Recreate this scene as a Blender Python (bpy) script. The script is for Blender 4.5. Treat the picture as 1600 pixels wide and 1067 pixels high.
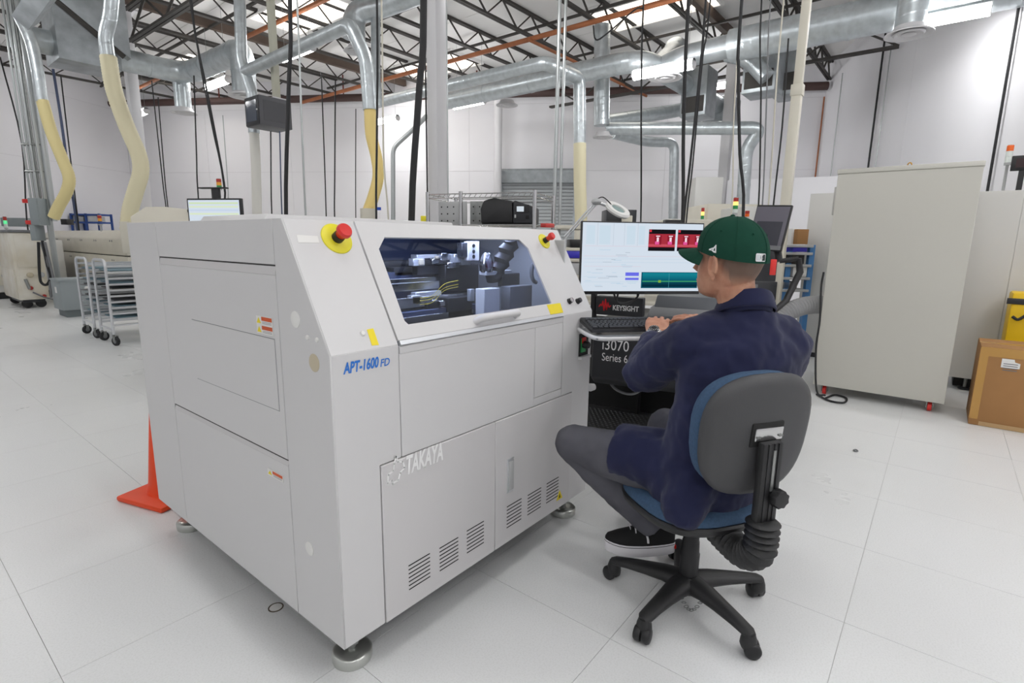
import bpy, bmesh, math, random
from mathutils import Vector, Matrix, Quaternion
from math import sin, cos, pi, radians, sqrt, atan2, hypot
random.seed(7)
for o in list(bpy.data.objects): bpy.data.objects.remove(o)
SC = bpy.context.scene
COL = SC.collection
# ------------------------------------------------------------------ camera
# world: X along the machine front, Y into its depth, both on the factory grid; origin under its near corner
YAW, PITCH, ROLL, FPX, HC = .674, .185, .0133, 834.6, 1.35
MX = Matrix(((sin(YAW), cos(YAW), 0), (-cos(YAW), sin(YAW), 0), (0, 0, 1)))   # camera-heading frame -> world
OC = Vector((-.4878, 1.3959, 0))
def cl(x, y, z=0.): return MX @ (Vector((x, y, z)) - OC)                        # metres right / ahead of the camera
CAMP = cl(0, 0, HC)
_f = Vector((0, cos(PITCH), -sin(PITCH))); _u = Vector((0, sin(PITCH), cos(PITCH))); _r = Vector((1, 0, 0))
R2 = MX @ (cos(ROLL)*_r + sin(ROLL)*_u); U2 = MX @ (-sin(ROLL)*_r + cos(ROLL)*_u); F2 = MX @ _f
cam = bpy.data.objects.new('camera', bpy.data.cameras.new('camera')); COL.objects.link(cam)
cam.matrix_world = Matrix(((R2.x, U2.x, -F2.x, CAMP.x), (R2.y, U2.y, -F2.y, CAMP.y), (R2.z, U2.z, -F2.z, CAMP.z), (0, 0, 0, 1)))
cam.data.sensor_width = 36; cam.data.lens = 36*FPX/1600; cam.data.clip_start = .05; cam.data.clip_end = 200
SC.camera = cam
def ray(px, py): return (px-800)/FPX*R2 - (py-533.5)/FPX*U2 + F2
def at(px, py, ax, val):            # survey helper: the point seen at a pixel on the plane axis = val
    d = ray(px, py); return CAMP + d*((val-CAMP[ax])/d[ax])
YF = MX @ Vector((0, 1, 0)); XR = MX @ Vector((1, 0, 0))
def far(px, py, dist):              # the point seen at a pixel, dist metres ahead
    d = ray(px, py); return CAMP + d*(dist/(d @ YF))
# ------------------------------------------------------------------ world and exposure
w = bpy.data.worlds.new('world'); SC.world = w; w.use_nodes = True
w.node_tree.nodes['Background'].inputs[0].default_value = (.8, .88, 1, 1)
w.node_tree.nodes['Background'].inputs[1].default_value = 1.0
SC.view_settings.view_transform = 'Standard'; SC.view_settings.look = 'None'
SC.view_settings.exposure = 0.0; SC.view_settings.gamma = 1; SC.view_settings.use_curve_mapping = False
LAMP_E = 40.                        # radiance of the lamp lenses
# ------------------------------------------------------------------ materials
def lin(h):
    h = h.lstrip('#'); c = [int(h[i:i+2], 16)/255 for i in (0, 2, 4)]
    return tuple(x/12.92 if x <= .04045 else ((x+.055)/1.055)**2.4 for x in c) + (1,)
MATS = {}
def mat(name, hexc, rough=.5, metal=0., spec=.5, var=0., vscale=6., bump=0., bscale=80., emit=0., coat=0., detail=3., col2=None, sheen=0.):
    if name in MATS: return MATS[name]
    m = bpy.data.materials.new(name); m.use_nodes = True; MATS[name] = m
    n, l = m.node_tree.nodes, m.node_tree.links; b = n['Principled BSDF']
    c = lin(hexc); b.inputs['Base Color'].default_value = c
    b.inputs['Roughness'].default_value = rough; b.inputs['Metallic'].default_value = metal
    b.inputs['Specular IOR Level'].default_value = spec; b.inputs['Coat Weight'].default_value = coat
    if sheen: b.inputs['Sheen Weight'].default_value = sheen
    if emit:
        b.inputs['Emission Color'].default_value = c; b.inputs['Emission Strength'].default_value = emit
    if var or bump:
        tc = n.new('ShaderNodeTexCoord')
    if var:
        t = n.new('ShaderNodeTexNoise'); t.inputs['Scale'].default_value = vscale; t.inputs['Detail'].default_value = detail
        l.new(tc.outputs['Object'], t.inputs['Vector'])
        mx = n.new('ShaderNodeMix'); mx.data_type = 'RGBA'
        c2 = lin(col2) if col2 else tuple(x*(1-var) for x in c[:3])+(1,)
        mx.inputs[6].default_value = c; mx.inputs[7].default_value = c2
        rp = n.new('ShaderNodeMapRange'); rp.inputs[1].default_value = .35; rp.inputs[2].default_value = .7
        l.new(t.outputs['Fac'], rp.inputs[0]); l.new(rp.outputs[0], mx.inputs[0]); l.new(mx.outputs[2], b.inputs['Base Color'])
    if bump:
        t2 = n.new('ShaderNodeTexNoise'); t2.inputs['Scale'].default_value = bscale; t2.inputs['Detail'].default_value = 4
        l.new(tc.outputs['Object'], t2.inputs['Vector'])
        bp = n.new('ShaderNodeBump'); bp.inputs['Strength'].default_value = bump; bp.inputs['Distance'].default_value = .01
        l.new(t2.outputs['Fac'], bp.inputs['Height']); l.new(bp.outputs[0], b.inputs['Normal'])
    return m
def uvband(m, scale, strength, dist=.004):
    """relief that repeats along the length of a tube (spiral seams)"""
    n, l = m.node_tree.nodes, m.node_tree.links; b = n['Principled BSDF']
    uv = n.new('ShaderNodeUVMap'); sp = n.new('ShaderNodeSeparateXYZ'); l.new(uv.outputs[0], sp.inputs[0])
    ma = n.new('ShaderNodeMath'); ma.operation = 'MULTIPLY'; ma.inputs[1].default_value = scale; l.new(sp.outputs[0], ma.inputs[0])
    ad = n.new('ShaderNodeMath'); ad.operation = 'ADD'; l.new(ma.outputs[0], ad.inputs[0]); l.new(sp.outputs[1], ad.inputs[1])
    fr = n.new('ShaderNodeMath'); fr.operation = 'FRACT'; l.new(ad.outputs[0], fr.inputs[0])
    gt = n.new('ShaderNodeMapRange'); gt.inputs[1].default_value = .8; gt.inputs[2].default_value = .95; l.new(fr.outputs[0], gt.inputs[0])
    bp = n.new('ShaderNodeBump'); bp.inputs['Strength'].default_value = strength; bp.inputs['Distance'].default_value = dist
    l.new(gt.outputs[0], bp.inputs['Height'])
    old = b.inputs['Normal'].links
    if old: l.new(old[0].from_socket, bp.inputs['Normal'])
    l.new(bp.outputs[0], b.inputs['Normal'])
    return m
M_ = dict(
 white=mat('machine_white_paint', '#d3d2d2', .38, spec=.45, bump=.03, bscale=500),
 white2=mat('machine_door_paint', '#cfcdcd', .4, spec=.45),
 seam=mat('dark_gap', '#3a3838', .8), slot=mat('slot_black', '#151515', .7),
 cream=mat('cream_enamel', '#d8d3c4', .4, var=.06, vscale=3), cream2=mat('stained_enamel', '#e8e4d9', .5, var=.2, vscale=2.2, col2='#d3cab5'),
 cabinet=mat('cabinet_grey_white', '#c6c4bb', .42), cabinet2=mat('cabinet_white', '#d0cfcb', .42),
 galv=uvband(mat('galvanised_steel', '#c8cfd2', .34, .65, var=.18, vscale=9, bump=.05, bscale=30), 7, .5),
 galvp=mat('galvanised_sheet', '#b4babd', .4, .65, var=.25, vscale=5, bump=.04, bscale=20),
 conduit=mat('conduit_grey', '#b4b8b8', .35, .7), chrome=mat('bright_steel', '#c9c9c9', .2, 1.), steel=mat('dull_steel', '#9a9c9a', .42, .9, var=.2, vscale=20),
 wall=mat('painted_wall', '#f0eff2', .75, spec=.25, var=.03, vscale=.7), wallseam=mat('wall_joint', '#d2d0d3', .9),
 deck=mat('roof_deck_white', '#f0efed', .85, spec=.2, var=.06, vscale=1.2), joist=mat('joist_dark_steel', '#4a4744', .6, var=.25, vscale=3, spec=.3),
 brown=mat('brown_beam_primer', '#5f5046', .7, var=.3, vscale=2), pipe=mat('orange_sprinkler_pipe', '#a8663f', .6, var=.2, vscale=4), pipe2=mat('dark_red_brown_pipe', '#4e3a37', .6),
 column=mat('column_white', '#d5d4d6', .5), black=mat('black_plastic', '#1d1d1f', .45), blackm=mat('black_matte', '#161617', .8), rubber=mat('black_rubber', '#232325', .65, bump=.1, bscale=300),
 dgrey=mat('dark_grey_plastic', '#2e2f33', .45), mgrey=mat('mid_grey_plastic', '#76777a', .5), lgrey=mat('light_grey_plastic', '#b5b6b6', .5), box_grey=mat('grey_enamel_box', '#939b9d', .5),
 red=mat('signal_red', '#d8251f', .35, coat=.3), yellow=mat('signal_yellow', '#e7dc2c', .4), amber=mat('lens_amber', '#f0a93c', .35), green=mat('lens_green', '#2f9a55', .35),
 lred=mat('lens_red', '#b3322c', .35), lor=mat('lens_orange', '#f06a1e', .35), lclear=mat('lens_clear', '#e3e9e4', .3), orange=mat('cone_orange', '#f04a12', .45, var=.06),
 yhose=mat('yellow_hose', '#f5db8e', .55), chose=mat('cream_hose', '#e4dcba', .55), whose=mat('white_hose', '#e2e0d9', .55), ghose=mat('grey_hose', '#a2a2a3', .5),
 blue=mat('rack_blue', '#2d4f95', .5), blue2=mat('bin_blue', '#3b36b4', .45), tape=mat('blue_tape', '#2450b8', .6),
 card=mat('cardboard', '#a87b4c', .8, var=.12, vscale=4), ctape=mat('packing_tape', '#b98d4a', .25), cwhite=mat('paper_white', '#e6e5e2', .7),
 warn=mat('label_orange', '#d2561f', .5), lyel=mat('label_yellow', '#efd91c', .5), dkyel=mat('label_ink', '#5e5312', .6),
 navy=mat('navy_cotton', '#262947', .85, spec=.15, var=.18, vscale=7, bump=.25, bscale=900, sheen=.15), denim=mat('grey_denim', '#63636a', .85, spec=.2, var=.25, vscale=9, bump=.3, bscale=700),
 blueup=mat('chair_blue_fabric', '#3d5774', .9, var=.2, vscale=120, bump=.3, bscale=600), chairgrey=mat('chair_shell', '#434345', .55, bump=.12, bscale=400), chairblk=mat('chair_black', '#242425', .5, bump=.08, bscale=300),
 cap=mat('green_wool', '#1b4436', .9, spec=.15, var=.1, vscale=20, bump=.2, bscale=900), shoe=mat('black_canvas', '#121213', .85, bump=.2, bscale=900), sole=mat('white_rubber', '#d9d7da', .5),
 blueink=mat('print_blue', '#2f77cf', .5), greyink=mat('print_pale_grey', '#f1f1f0', .5), whiteink=mat('print_white', '#f0f0f0', .5), redink=mat('print_red', '#e0202b', .5),
 lamp=mat('lamp_diffuser', '#ffffff', .5, emit=LAMP_E), sky=mat('skylight_lens', '#fff6ea', .5, emit=2.2),
 silver=mat('aluminium', '#d5d7da', .3, .6), acryl=mat('smoke_acrylic', '#8f9498', .15), tan=mat('tan_plug', '#c4b9a0', .5), yrod=mat('brass', '#b5893a', .35, .8), mblue=mat('dark_blue_metal', '#4b5570', .4, .35), tray=mat('teal_tray', '#5e7c88', .5),
)
# ------------------------------------------------------------------ mesh helpers
def V3(*a): return Vector(a)
class MB:
    def __init__(s, T=None): s.v = []; s.f = []; s.uv = []; s.sm = []; s.T = T
    def add(s, vs, fs, smooth=False, uv=None):
        k = len(s.v)
        s.v += [tuple((s.T @ Vector(p)) if s.T else p) for p in vs]
        for i, f in enumerate(fs):
            s.f.append(tuple(k+j for j in f)); s.sm.append(smooth); s.uv.append(uv[i] if uv else None)
        return s
    def box(s, a, b):
        x0, x1 = sorted((a[0], b[0])); y0, y1 = sorted((a[1], b[1])); z0, z1 = sorted((a[2], b[2]))
        return s.add([(x0,y0,z0),(x1,y0,z0),(x1,y1,z0),(x0,y1,z0),(x0,y0,z1),(x1,y0,z1),(x1,y1,z1),(x0,y1,z1)],
                     [(0,3,2,1),(4,5,6,7),(0,1,5,4),(1,2,6,5),(2,3,7,6),(3,0,4,7)])
    def obox(s, c, ex, ey, ez, hx, hy, hz):     # oriented box: centre, axes, half sizes
        c, ex, ey, ez = Vector(c), Vector(ex).normalized()*hx, Vector(ey).normalized()*hy, Vector(ez).normalized()*hz
        vs = [c+i*ex+j*ey+k*ez for k in (-1,1) for j in (-1,1) for i in (-1,1)]
        return s.add([tuple(v) for v in vs], [(0,2,3,1),(4,5,7,6),(0,1,5,4),(2,6,7,3),(0,4,6,2),(1,3,7,5)])
    def prism(s, poly, ax, a, b):               # polygon in the plane normal to axis ax, from a to b
        def P(p, h):
            q = [p[0], p[1]]; q.insert(ax, h); return tuple(q)
        n = len(poly)
        return s.add([P(p, a) for p in poly]+[P(p, b) for p in poly],
                     [tuple(range(n))[::-1], tuple(range(n, 2*n))]+[(i, (i+1) % n, n+(i+1) % n, n+i) for i in range(n)])
    def poly3(s, pts, d):                       # extrude a 3-D polygon by the vector d
        n = len(pts); d = Vector(d); pts = [Vector(p) for p in pts]
        return s.add([tuple(p) for p in pts]+[tuple(p+d) for p in pts],
                     [tuple(range(n))[::-1], tuple(range(n, 2*n))]+[(i, (i+1) % n, n+(i+1) % n, n+i) for i in range(n)])
    def rings(s, rs, caps=True, smooth=True, closed=True):
        n = len(rs[0]); vs = [tuple(p) for r in rs for p in r]; fs = []; uv = []; L = 0
        for i in range(len(rs)-1):
            dl = (Vector(rs[i+1][0])-Vector(rs[i][0])).length
            for j in range(n if closed else n-1):
                k = (j+1) % n
                fs.append((i*n+j, i*n+k, (i+1)*n+k, (i+1)*n+j))
                uv.append(((L, j/n), (L, (j+1)/n), (L+dl, (j+1)/n), (L+dl, j/n)))
            L += dl
        if caps and closed:
            fs += [tuple(range(n))[::-1], tuple(range((len(rs)-1)*n, len(rs)*n))]; uv += [None, None]
        return s.add(vs, fs, smooth, uv)
    def tube(s, path, r, n=12, caps=True, flat=1., up=None, smooth=True):
        path = [Vector(p) for p in path]; m = len(path); rr = r if isinstance(r, (list, tuple)) else [r]*m
        tan = []
        for i in range(m):
            a = path[i]-path[i-1] if i else path[1]-path[0]
            b = path[i+1]-path[i] if i < m-1 else path[i]-path[i-1]
            t = a.normalized()+b.normalized(); tan.append(t.normalized() if t.length > 1e-6 else b.normalized())
        u = Vector(up) if up else (Vector((0,0,1)) if abs(tan[0].z) < .9 else Vector((1,0,0)))
        rs = []
        for i in range(m):
            t = tan[i]; u = u-t*u.dot(t)
            if u.length < 1e-6: u = t.orthogonal()
            u.normalize(); w_ = t.cross(u)
            k = 1.
            if 0 < i < m-1:
                c = (path[i]-path[i-1]).normalized().dot(t); k = min(1/max(c, .5), 1.4)
            f = flat[i] if isinstance(flat, (list, tuple)) else flat
            rs.append([path[i]+(w_*cos(2*pi*j/n)*k+u*sin(2*pi*j/n)*f)*rr[i] for j in range(n)])
        return s.rings(rs, caps, smooth)
    def cyl(s, a, b, r, n=16, r2=None, smooth=True): return s.tube([a, b], [r, r if r2 is None else r2], n, smooth=smooth)
    def lathe(s, prof, c=(0,0,0), ax=(0,0,1), n=24, smooth=True):   # (radius, height) about an axis through c
        c = Vector(c); t = Vector(ax).normalized(); u = t.orthogonal().normalized(); w_ = t.cross(u)
        return s.rings([[c+t*h+(u*cos(2*pi*j/n)+w_*sin(2*pi*j/n))*max(r, 1e-4) for j in range(n)] for r, h in prof], True, smooth)
    def ell(s, c, r, n=16, m=10, R=None):
        c = Vector(c); R = R or Matrix.Identity(3)
        return s.rings([[c+R @ Vector((r[0]*cos(2*pi*j/n)*sin(pi*i/m), r[1]*sin(2*pi*j/n)*sin(pi*i/m), -r[2]*cos(pi*i/m))) for j in range(n)]
                        for i in [.02]+list(range(1, m))+[m-.02]])
    def mesh(s, name, off=Vector()):
        me = bpy.data.meshes.new(name); me.from_pydata([tuple(Vector(p)-off) for p in s.v], [], s.f)
        me.polygons.foreach_set('use_smooth', s.sm)
        if any(s.uv):
            ly = me.uv_layers.new(name='uv'); k = 0
            for q in s.uv:
                pass
            for p, q in zip(me.polygons, s.uv):
                if q:
                    for li, t in zip(p.loop_indices, q): ly.data[li].uv = t
        me.validate(); me.update()
        return me
    def build(s, name, m, parent=None, bevel=0., seg=2, **kw):
        return link(name, s.mesh(name, wloc(parent)), m, parent, bevel, seg, **kw)
def wloc(o):
    p = Vector()
    while o is not None: p += o.location; o = o.parent
    return p
def link(name, me, m, parent=None, bevel=0., seg=2, fixn=True, label=None, cat=None, group=None, kind=None, loc=None):
    o = bpy.data.objects.new(name, me); COL.objects.link(o); o.parent = parent
    if m is not None and not me.materials: me.materials.append(m)
    if fixn and me.polygons:
        bm = bmesh.new(); bm.from_mesh(me); bmesh.ops.recalc_face_normals(bm, faces=bm.faces)
        if bevel:
            es = [e for e in bm.edges if len(e.link_faces) == 2 and e.calc_face_angle(0) > .6]
            bmesh.ops.bevel(bm, geom=es, offset=bevel, segments=seg, affect='EDGES', profile=.5, clamp_overlap=True)
        bm.to_mesh(me); bm.free()
        if bevel:
            for p in me.polygons: p.use_smooth = True
            me.set_sharp_from_angle(angle=.7)
        else: me.set_sharp_from_angle(angle=.8)
    if loc is not None: o.location = loc
    tag(o, label, cat, group, kind); return o
def tag(o, label=None, cat=None, group=None, kind=None):
    for k, v in (('label', label), ('category', cat), ('group', group), ('kind', kind)):
        if v: o[k] = v
    return o
def thing(name, loc, label=None, cat=None, group=None, kind=None):
    o = bpy.data.objects.new(name, None); COL.objects.link(o); o.location = loc; o.empty_display_size = .1
    return tag(o, label, cat, group, kind)
def part(name, m, parent, a, b, bevel=0.): return MB().box(a, b).build(name, m, parent, bevel)
def copyo(o, parent=None, loc=None):
    c = o.copy(); COL.objects.link(c); c.parent = parent
    if loc is not None: c.location = loc
    return c
def copytree(o, loc, label=None, parent=None):
    c = copyo(o, parent, loc)
    if label: c['label'] = label
    for ch in o.children:
        d = copyo(ch, c)
        for g in ch.children: copyo(g, d)
    return c
def text(name, s, origin, ex, ey, height, m, parent, depth=.0006, shear=0., squeeze=1., width=None, bold=0.):
    """flat lettering: origin = lower-left corner, ex reading direction, ey up"""
    cu = bpy.data.curves.new('t', 'FONT'); cu.body = s; cu.shear = shear; cu.offset = bold; cu.resolution_u = 3
    ob = bpy.data.objects.new('t', cu); COL.objects.link(ob)
    bpy.context.view_layer.update()
    me = bpy.data.meshes.new_from_object(ob.evaluated_get(bpy.context.evaluated_depsgraph_get()))
    bpy.data.objects.remove(ob); bpy.data.curves.remove(cu)
    xs = [v.co.x for v in me.vertices]; ys = [v.co.y for v in me.vertices]
    k = height/max(max(ys)-min(ys), 1e-6); kx = (width/(max(xs)-min(xs))) if width else k*squeeze
    ex, ey = Vector(ex).normalized(), Vector(ey).normalized(); nz = ex.cross(ey); off = wloc(parent); x0, y0 = min(xs), min(ys)
    for v in me.vertices: v.co = Vector(origin)+ex*(v.co.x-x0)*kx+ey*(v.co.y-y0)*k+nz*depth-off
    return link(name, me, m, parent, fixn=False)
def arc(c, a, b, n=6):      # quarter-bend from a to b about the corner point c
    c, a, b = Vector(c), Vector(a), Vector(b)
    return [a*(1-t)**2+c*2*t*(1-t)+b*t*t for t in [i/n for i in range(n+1)]]
def bend(pts, r, n=5):      # polyline with rounded corners
    pts = [Vector(p) for p in pts]; out = [pts[0]]
    for i in range(1, len(pts)-1):
        p = pts[i]; a = (pts[i-1]-p); b = (pts[i+1]-p); q = min(r, a.length*.48, b.length*.48)
        out += arc(p, p+a.normalized()*q, p+b.normalized()*q, n)
    return out+[pts[-1]]
def spline(pts, n=8):       # Catmull-Rom
    P = [Vector(p) for p in pts]; P = [P[0]*2-P[1]]+P+[P[-1]*2-P[-2]]; out = []
    for i in range(1, len(P)-2):
        for k in range(n):
            t = k/n; a, b, c, d = P[i-1:i+3]
            out.append(.5*((2*b)+(c-a)*t+(2*a-5*b+4*c-d)*t*t+(3*b-a-3*c+d)*t**3))
    return out+[P[-2]]
def lerp(a, b, t): return a+(b-a)*t
# ------------------------------------------------------------------ the hall
CZ = 6.4                                     # underside of the roof deck
BL = Vector((6.06, 21.53)); BR = Vector((17.6, 2.03))
def head(deg): q = MX @ Vector((sin(radians(deg)), cos(radians(deg)), 0)); return Vector((q.x, q.y))
FR = BR-head(13)*27; FL = BL-head(8)*30
ROOM = [BL, BR, FR, FL]
def clip(axis, val):                         # the span of an axis-aligned line inside the hall
    ts = []
    for i in range(4):
        a, b = ROOM[i], ROOM[(i+1) % 4]; k = 1-axis
        if (a[k]-val)*(b[k]-val) < 0: ts.append(a[axis]+(b[axis]-a[axis])*(val-a[k])/(b[k]-a[k]))
    return (min(ts), max(ts)) if len(ts) > 1 else None
def inside(p):
    for i in range(4):
        a, b = ROOM[i], ROOM[(i+1) % 4]
        if (b-a).x*(p[1]-a.y)-(b-a).y*(p[0]-a.x) > 0: return False
    return True
# floor material: pale vinyl tile, buffed, a little dirt
fm = mat('floor_tile', '#d4d5d4', .3, spec=.5); MATS['floor_tile'] = fm
def floor_nodes(m):
    n, l = m.node_tree.nodes, m.node_tree.links; b = n['Principled BSDF']
    g = n.new('ShaderNodeNewGeometry')
    def noise(sc, d, lo, hi):
        t = n.new('ShaderNodeTexNoise'); t.inputs['Scale'].default_value = sc; t.inputs['Detail'].default_value = d; l.new(g.outputs['Position'], t.inputs['Vector'])
        r = n.new('ShaderNodeMapRange'); r.inputs[1].default_value = lo; r.inputs[2].default_value = hi; l.new(t.outputs['Fac'], r.inputs[0]); return r.outputs[0]
    def mix(fac, a, bb):
        x = n.new('ShaderNodeMix'); x.data_type = 'RGBA'; l.new(fac, x.inputs[0])
        for s_, v in ((6, a), (7, bb)):
            if isinstance(v, tuple): x.inputs[s_].default_value = v
            else: l.new(v, x.inputs[s_])
        return x.outputs[2]
    def sc(f, k):
        q = n.new('ShaderNodeMath'); q.operation = 'MULTIPLY'; q.inputs[1].default_value = k; l.new(f, q.inputs[0]); return q.outputs[0]
    base = mix(noise(160, 2, .45, .75), lin('#e6e7e7'), lin('#dddedd'))
    c = mix(sc(noise(.9, 5, .5, .8), .22), base, lin('#cdccc9'))
    c = mix(sc(noise(3.1, 6, .7, .86), .1), c, lin('#b7ae9f'))
    c = mix(sc(noise(9, 3, .8, .84), .05), c, lin('#8f8778'))
    l.new(c, b.inputs['Base Color'])
    r = n.new('ShaderNodeMapRange'); r.inputs[3].default_value = .26; r.inputs[4].default_value = .38
    l.new(noise(1.3, 5, .3, .75), r.inputs[0]); l.new(r.outputs[0], b.inputs['Roughness'])
floor_nodes(fm)
TS = .62
fl = MB().box((-16, -22, -.2), (22, 26, -.0035)).build('floor', mat('floor_joint', '#cfcfcc', .5), kind='structure')
tile_me = MB().box((-TS/2+.0008, -TS/2+.0008, -.0035), (TS/2-.0008, TS/2-.0008, 0)).mesh('floor_tile')
cells = []
for i in range(-24, 34):
    for j in range(-32, 42):
        c = Vector((.71+(i+.5)*TS, -1.13+(j+.5)*TS)); d = Vector((c.x-CAMP.x, c.y-CAMP.y, -HC)); z = d.dot(F2)
        if not inside(c): continue
        vis = z > .3 and -80 < 800+FPX*d.dot(R2)/z < 1680 and 533-FPX*d.dot(U2)/z < 1200
        cells.append((0 if vis else 1, d.length, c))
cells.sort(key=lambda t: (t[0], t[1]))
rest = MB()
for k, (nv, dl, c) in enumerate(cells):
    if k < 300: link('tile', tile_me, fm, fl, fixn=False, loc=(c.x, c.y, 0))
    else:
        h = TS/2-.0008; rest.add([(c.x-h, c.y-h, 0), (c.x+h, c.y-h, 0), (c.x+h, c.y+h, 0), (c.x-h, c.y+h, 0)], [(0, 1, 2, 3)])
rest.build('distant_tiles', fm, fl, kind='stuff')
# walls of big painted panels with open joints
def wall(name, A, B, rows, width, hole=None, m='wall'):
    L = (B-A).length; ex = Vector(((B-A).x/L, (B-A).y/L, 0)); nin = Vector((ex.y, -ex.x, 0))
    mid = (A+B)/2; cen = sum(ROOM, Vector((0, 0)))/4
    if nin.x*(cen.x-mid.x)+nin.y*(cen.y-mid.y) < 0: nin = -nin
    T = Matrix(((ex.x, -nin.x, 0, A.x), (ex.y, -nin.y, 0, A.y), (0, 0, 1, 0), (0, 0, 0, 1)))    # x along, y outwards
    bk = MB(T).box((-.3, .13, -.1), (L+.3, .3, CZ+.5))
    if hole: bk.box((-.3, .012, -.1), (hole[0], .13, CZ+.5)); bk.box((hole[1], .012, -.1), (L+.3, .13, CZ+.5)); bk.box((hole[0], .012, hole[2]), (hole[1], .13, CZ+.5))
    else: bk.box((-.3, .012, -.1), (L+.3, .13, CZ+.5))
    root = bk.build(name, M_['wallseam'], kind='structure')
    cuts = [i*width for i in range(int(L/width)+1)]+[L]
    if hole: cuts = sorted(set(c for c in cuts if not (hole[0]-.3 < c < hole[1]+.3)) | {hole[0], hole[1]})
    g = .004
    for s0, s1 in zip(cuts, cuts[1:]):
        if s1-s0 < .05: continue
        for z0, z1 in zip(rows, rows[1:]):
            if hole and s0 >= hole[0]-.01 and s1 <= hole[1]+.01:
                if z1 <= hole[2]+.01: continue
                z0 = max(z0, hole[2])
            MB(T).box((s0+g, 0, z0+g), (s1-g, .0121, z1-g)).build('wall_panel', M_[m], root)
    return T, ex, nin, root
ROWS = [0, 3.55, 5.55, CZ+.4]
LB = (BR-BL).length
def onback(px, py):                           # where a pixel meets the back wall: distance along it and height
    ex = (BR-BL)/LB; nn = Vector((ex.y, -ex.x)); d = ray(px, py); d2 = Vector((d.x, d.y)); c2 = Vector((CAMP.x, CAMP.y))
    t = (BL-c2).dot(nn)/d2.dot(nn); P = CAMP+d*t; return (Vector((P.x, P.y))-BL).dot(ex), P.z, P
s0 = onback(783, 268)[0]; s1 = onback(899, 268)[0]; ztop = onback(840, 284)[1]
TB, EXB, NB, WB = wall('wall_back', BL, BR, ROWS, 3.05, (s0, s1, ztop))
TR, EXR, NR, WR = wall('wall_right', BR, FR, [0, CZ+.4], 5.4)
TL, EXL, NL, WL = wall('wall_left', FL, BL, ROWS, 4.6)
wall('wall_rear', FR, FL, [0, CZ+.4], 6.)
# roller door with its hood
dr = MB(TB).box((s0, .1, 0), (s1, .119, ztop)).build('door_1', M_['mgrey'], kind='structure')
slat = None; nsl = 30; hs = ztop/nsl
for i in range(nsl):
    MB(TB).prism([(.04, i*hs+.004), (.085, i*hs+.02), (.085, (i+1)*hs-.004), (.04, (i+1)*hs-.012)], 0, s0+.04, s1-.04).build('slat', mat('door_slat', '#b4b8ba', .45, .3), dr)
for a in (s0-.04, s1-.04): MB(TB).box((a, -.05, 0), (a+.08, .1, ztop)).build('guide_rail', M_['galvp'], dr)
MB(TB).prism([(.02, ztop-.05), (.02, ztop+.36), (-.32, ztop+.36), (-.36, ztop+.3), (-.26, ztop-.05)], 0, s0-.1, s1+.1).build('hood', M_['galvp'], dr)
# low partition in front of the far right corner
pa, pb = far(1136, 300, 13.2), far(1330, 300, 12.0)
MB().obox(((pa.x+pb.x)/2, (pa.y+pb.y)/2, 1.42), (pb.x-pa.x, pb.y-pa.y, 0), (-(pb.y-pa.y), pb.x-pa.x, 0), (0, 0, 1), hypot(pb.x-pa.x, pb.y-pa.y)/2, .06, 1.42).build('wall_partition', M_['wall'], kind='structure')
pc, pd = far(1097, 300, 15.2), far(1136, 300, 13.3)
# roof deck: long boards
ce = MB().box((-16, -22, CZ+.05), (22, 26, CZ+.25)).build('ceiling', M_['wallseam'], kind='structure')
u = -11.
while u < 18.5:
    sp = [s for s in (clip(1, u+.05), clip(1, u+1.2)) if s]
    if sp: MB().box((u, min(s[0] for s in sp)-.2, CZ), (u+1.235, max(s[1] for s in sp)+.2, CZ+.05)).build('deck_panel', M_['deck'], ce)
    u += 1.25
# skylights: a frame and a bright lens
for k, (c, lab) in enumerate(((at(1020, 10, 2, CZ), 'bright skylight at the top centre right above the copper-coloured pipe'), (at(474, 16, 2, CZ), 'bright skylight high above the hanging grey equipment box'),
               (at(303, 102, 2, CZ), 'small distant skylight above the elbow of the left duct'), (at(680, 100, 2, CZ), 'distant skylight behind the central white column'))):
    t = thing('skylight', (c.x, c.y, CZ), lab, 'skylight', 'skylights in the roof deck')
    a, b = .62, 1.25
    MB().box((c.x-a, c.y-b, CZ-.03), (c.x+a, c.y+b, CZ-.012)).build('lens', M_['sky'], t)
    f = MB()
    for (x0, y0, x1, y1) in ((-a-.05, -b-.05, a+.05, -b), (-a-.05, b, a+.05, b+.05), (-a-.05, -b, -a, b), (a, -b, a+.05, b)): f.box((c.x+x0, c.y+y0, CZ-.08), (c.x+x1, c.y+y1, CZ))
    f.build('frame', M_['deck'], t)
# open-web joists along X
ORD = ['first', 'second', 'third', 'fourth', 'fifth', 'sixth', 'seventh', 'eighth', 'ninth', 'tenth', 'eleventh', 'twelfth', 'thirteenth', 'fourteenth', 'fifteenth', 'sixteenth']
def joist(name, ax, val, lo, hi, zt, zb, label, grp, m='joist', ch=.045, pitch=.5, r=.02):
    def P(t, w_, z): return (t, val+w_, z) if ax == 0 else (val+w_, t, z)
    t = thing(name, P((lo+hi)/2, 0, zb), label, 'beam', grp)
    for z0, z1, nm in ((zt-.05, zt, 'top_chord'), (zb, zb+.05, 'bottom_chord')):
        q = MB()
        for s_ in (-1, 1): q.box(P(lo, s_*.008, z0), P(hi, s_*(ch+.008), z1))
        q.build(nm, M_[m], t)
    n = max(2, int((hi-lo)/pitch)); pts = []
    for i in range(n+1): pts.append(P(lo+(hi-lo)*i/n, 0, zt-.04 if i % 2 else zb+.04))
    MB().tube(pts, r, 5).build('web', M_[m], t)
    return t
k = 0
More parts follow.
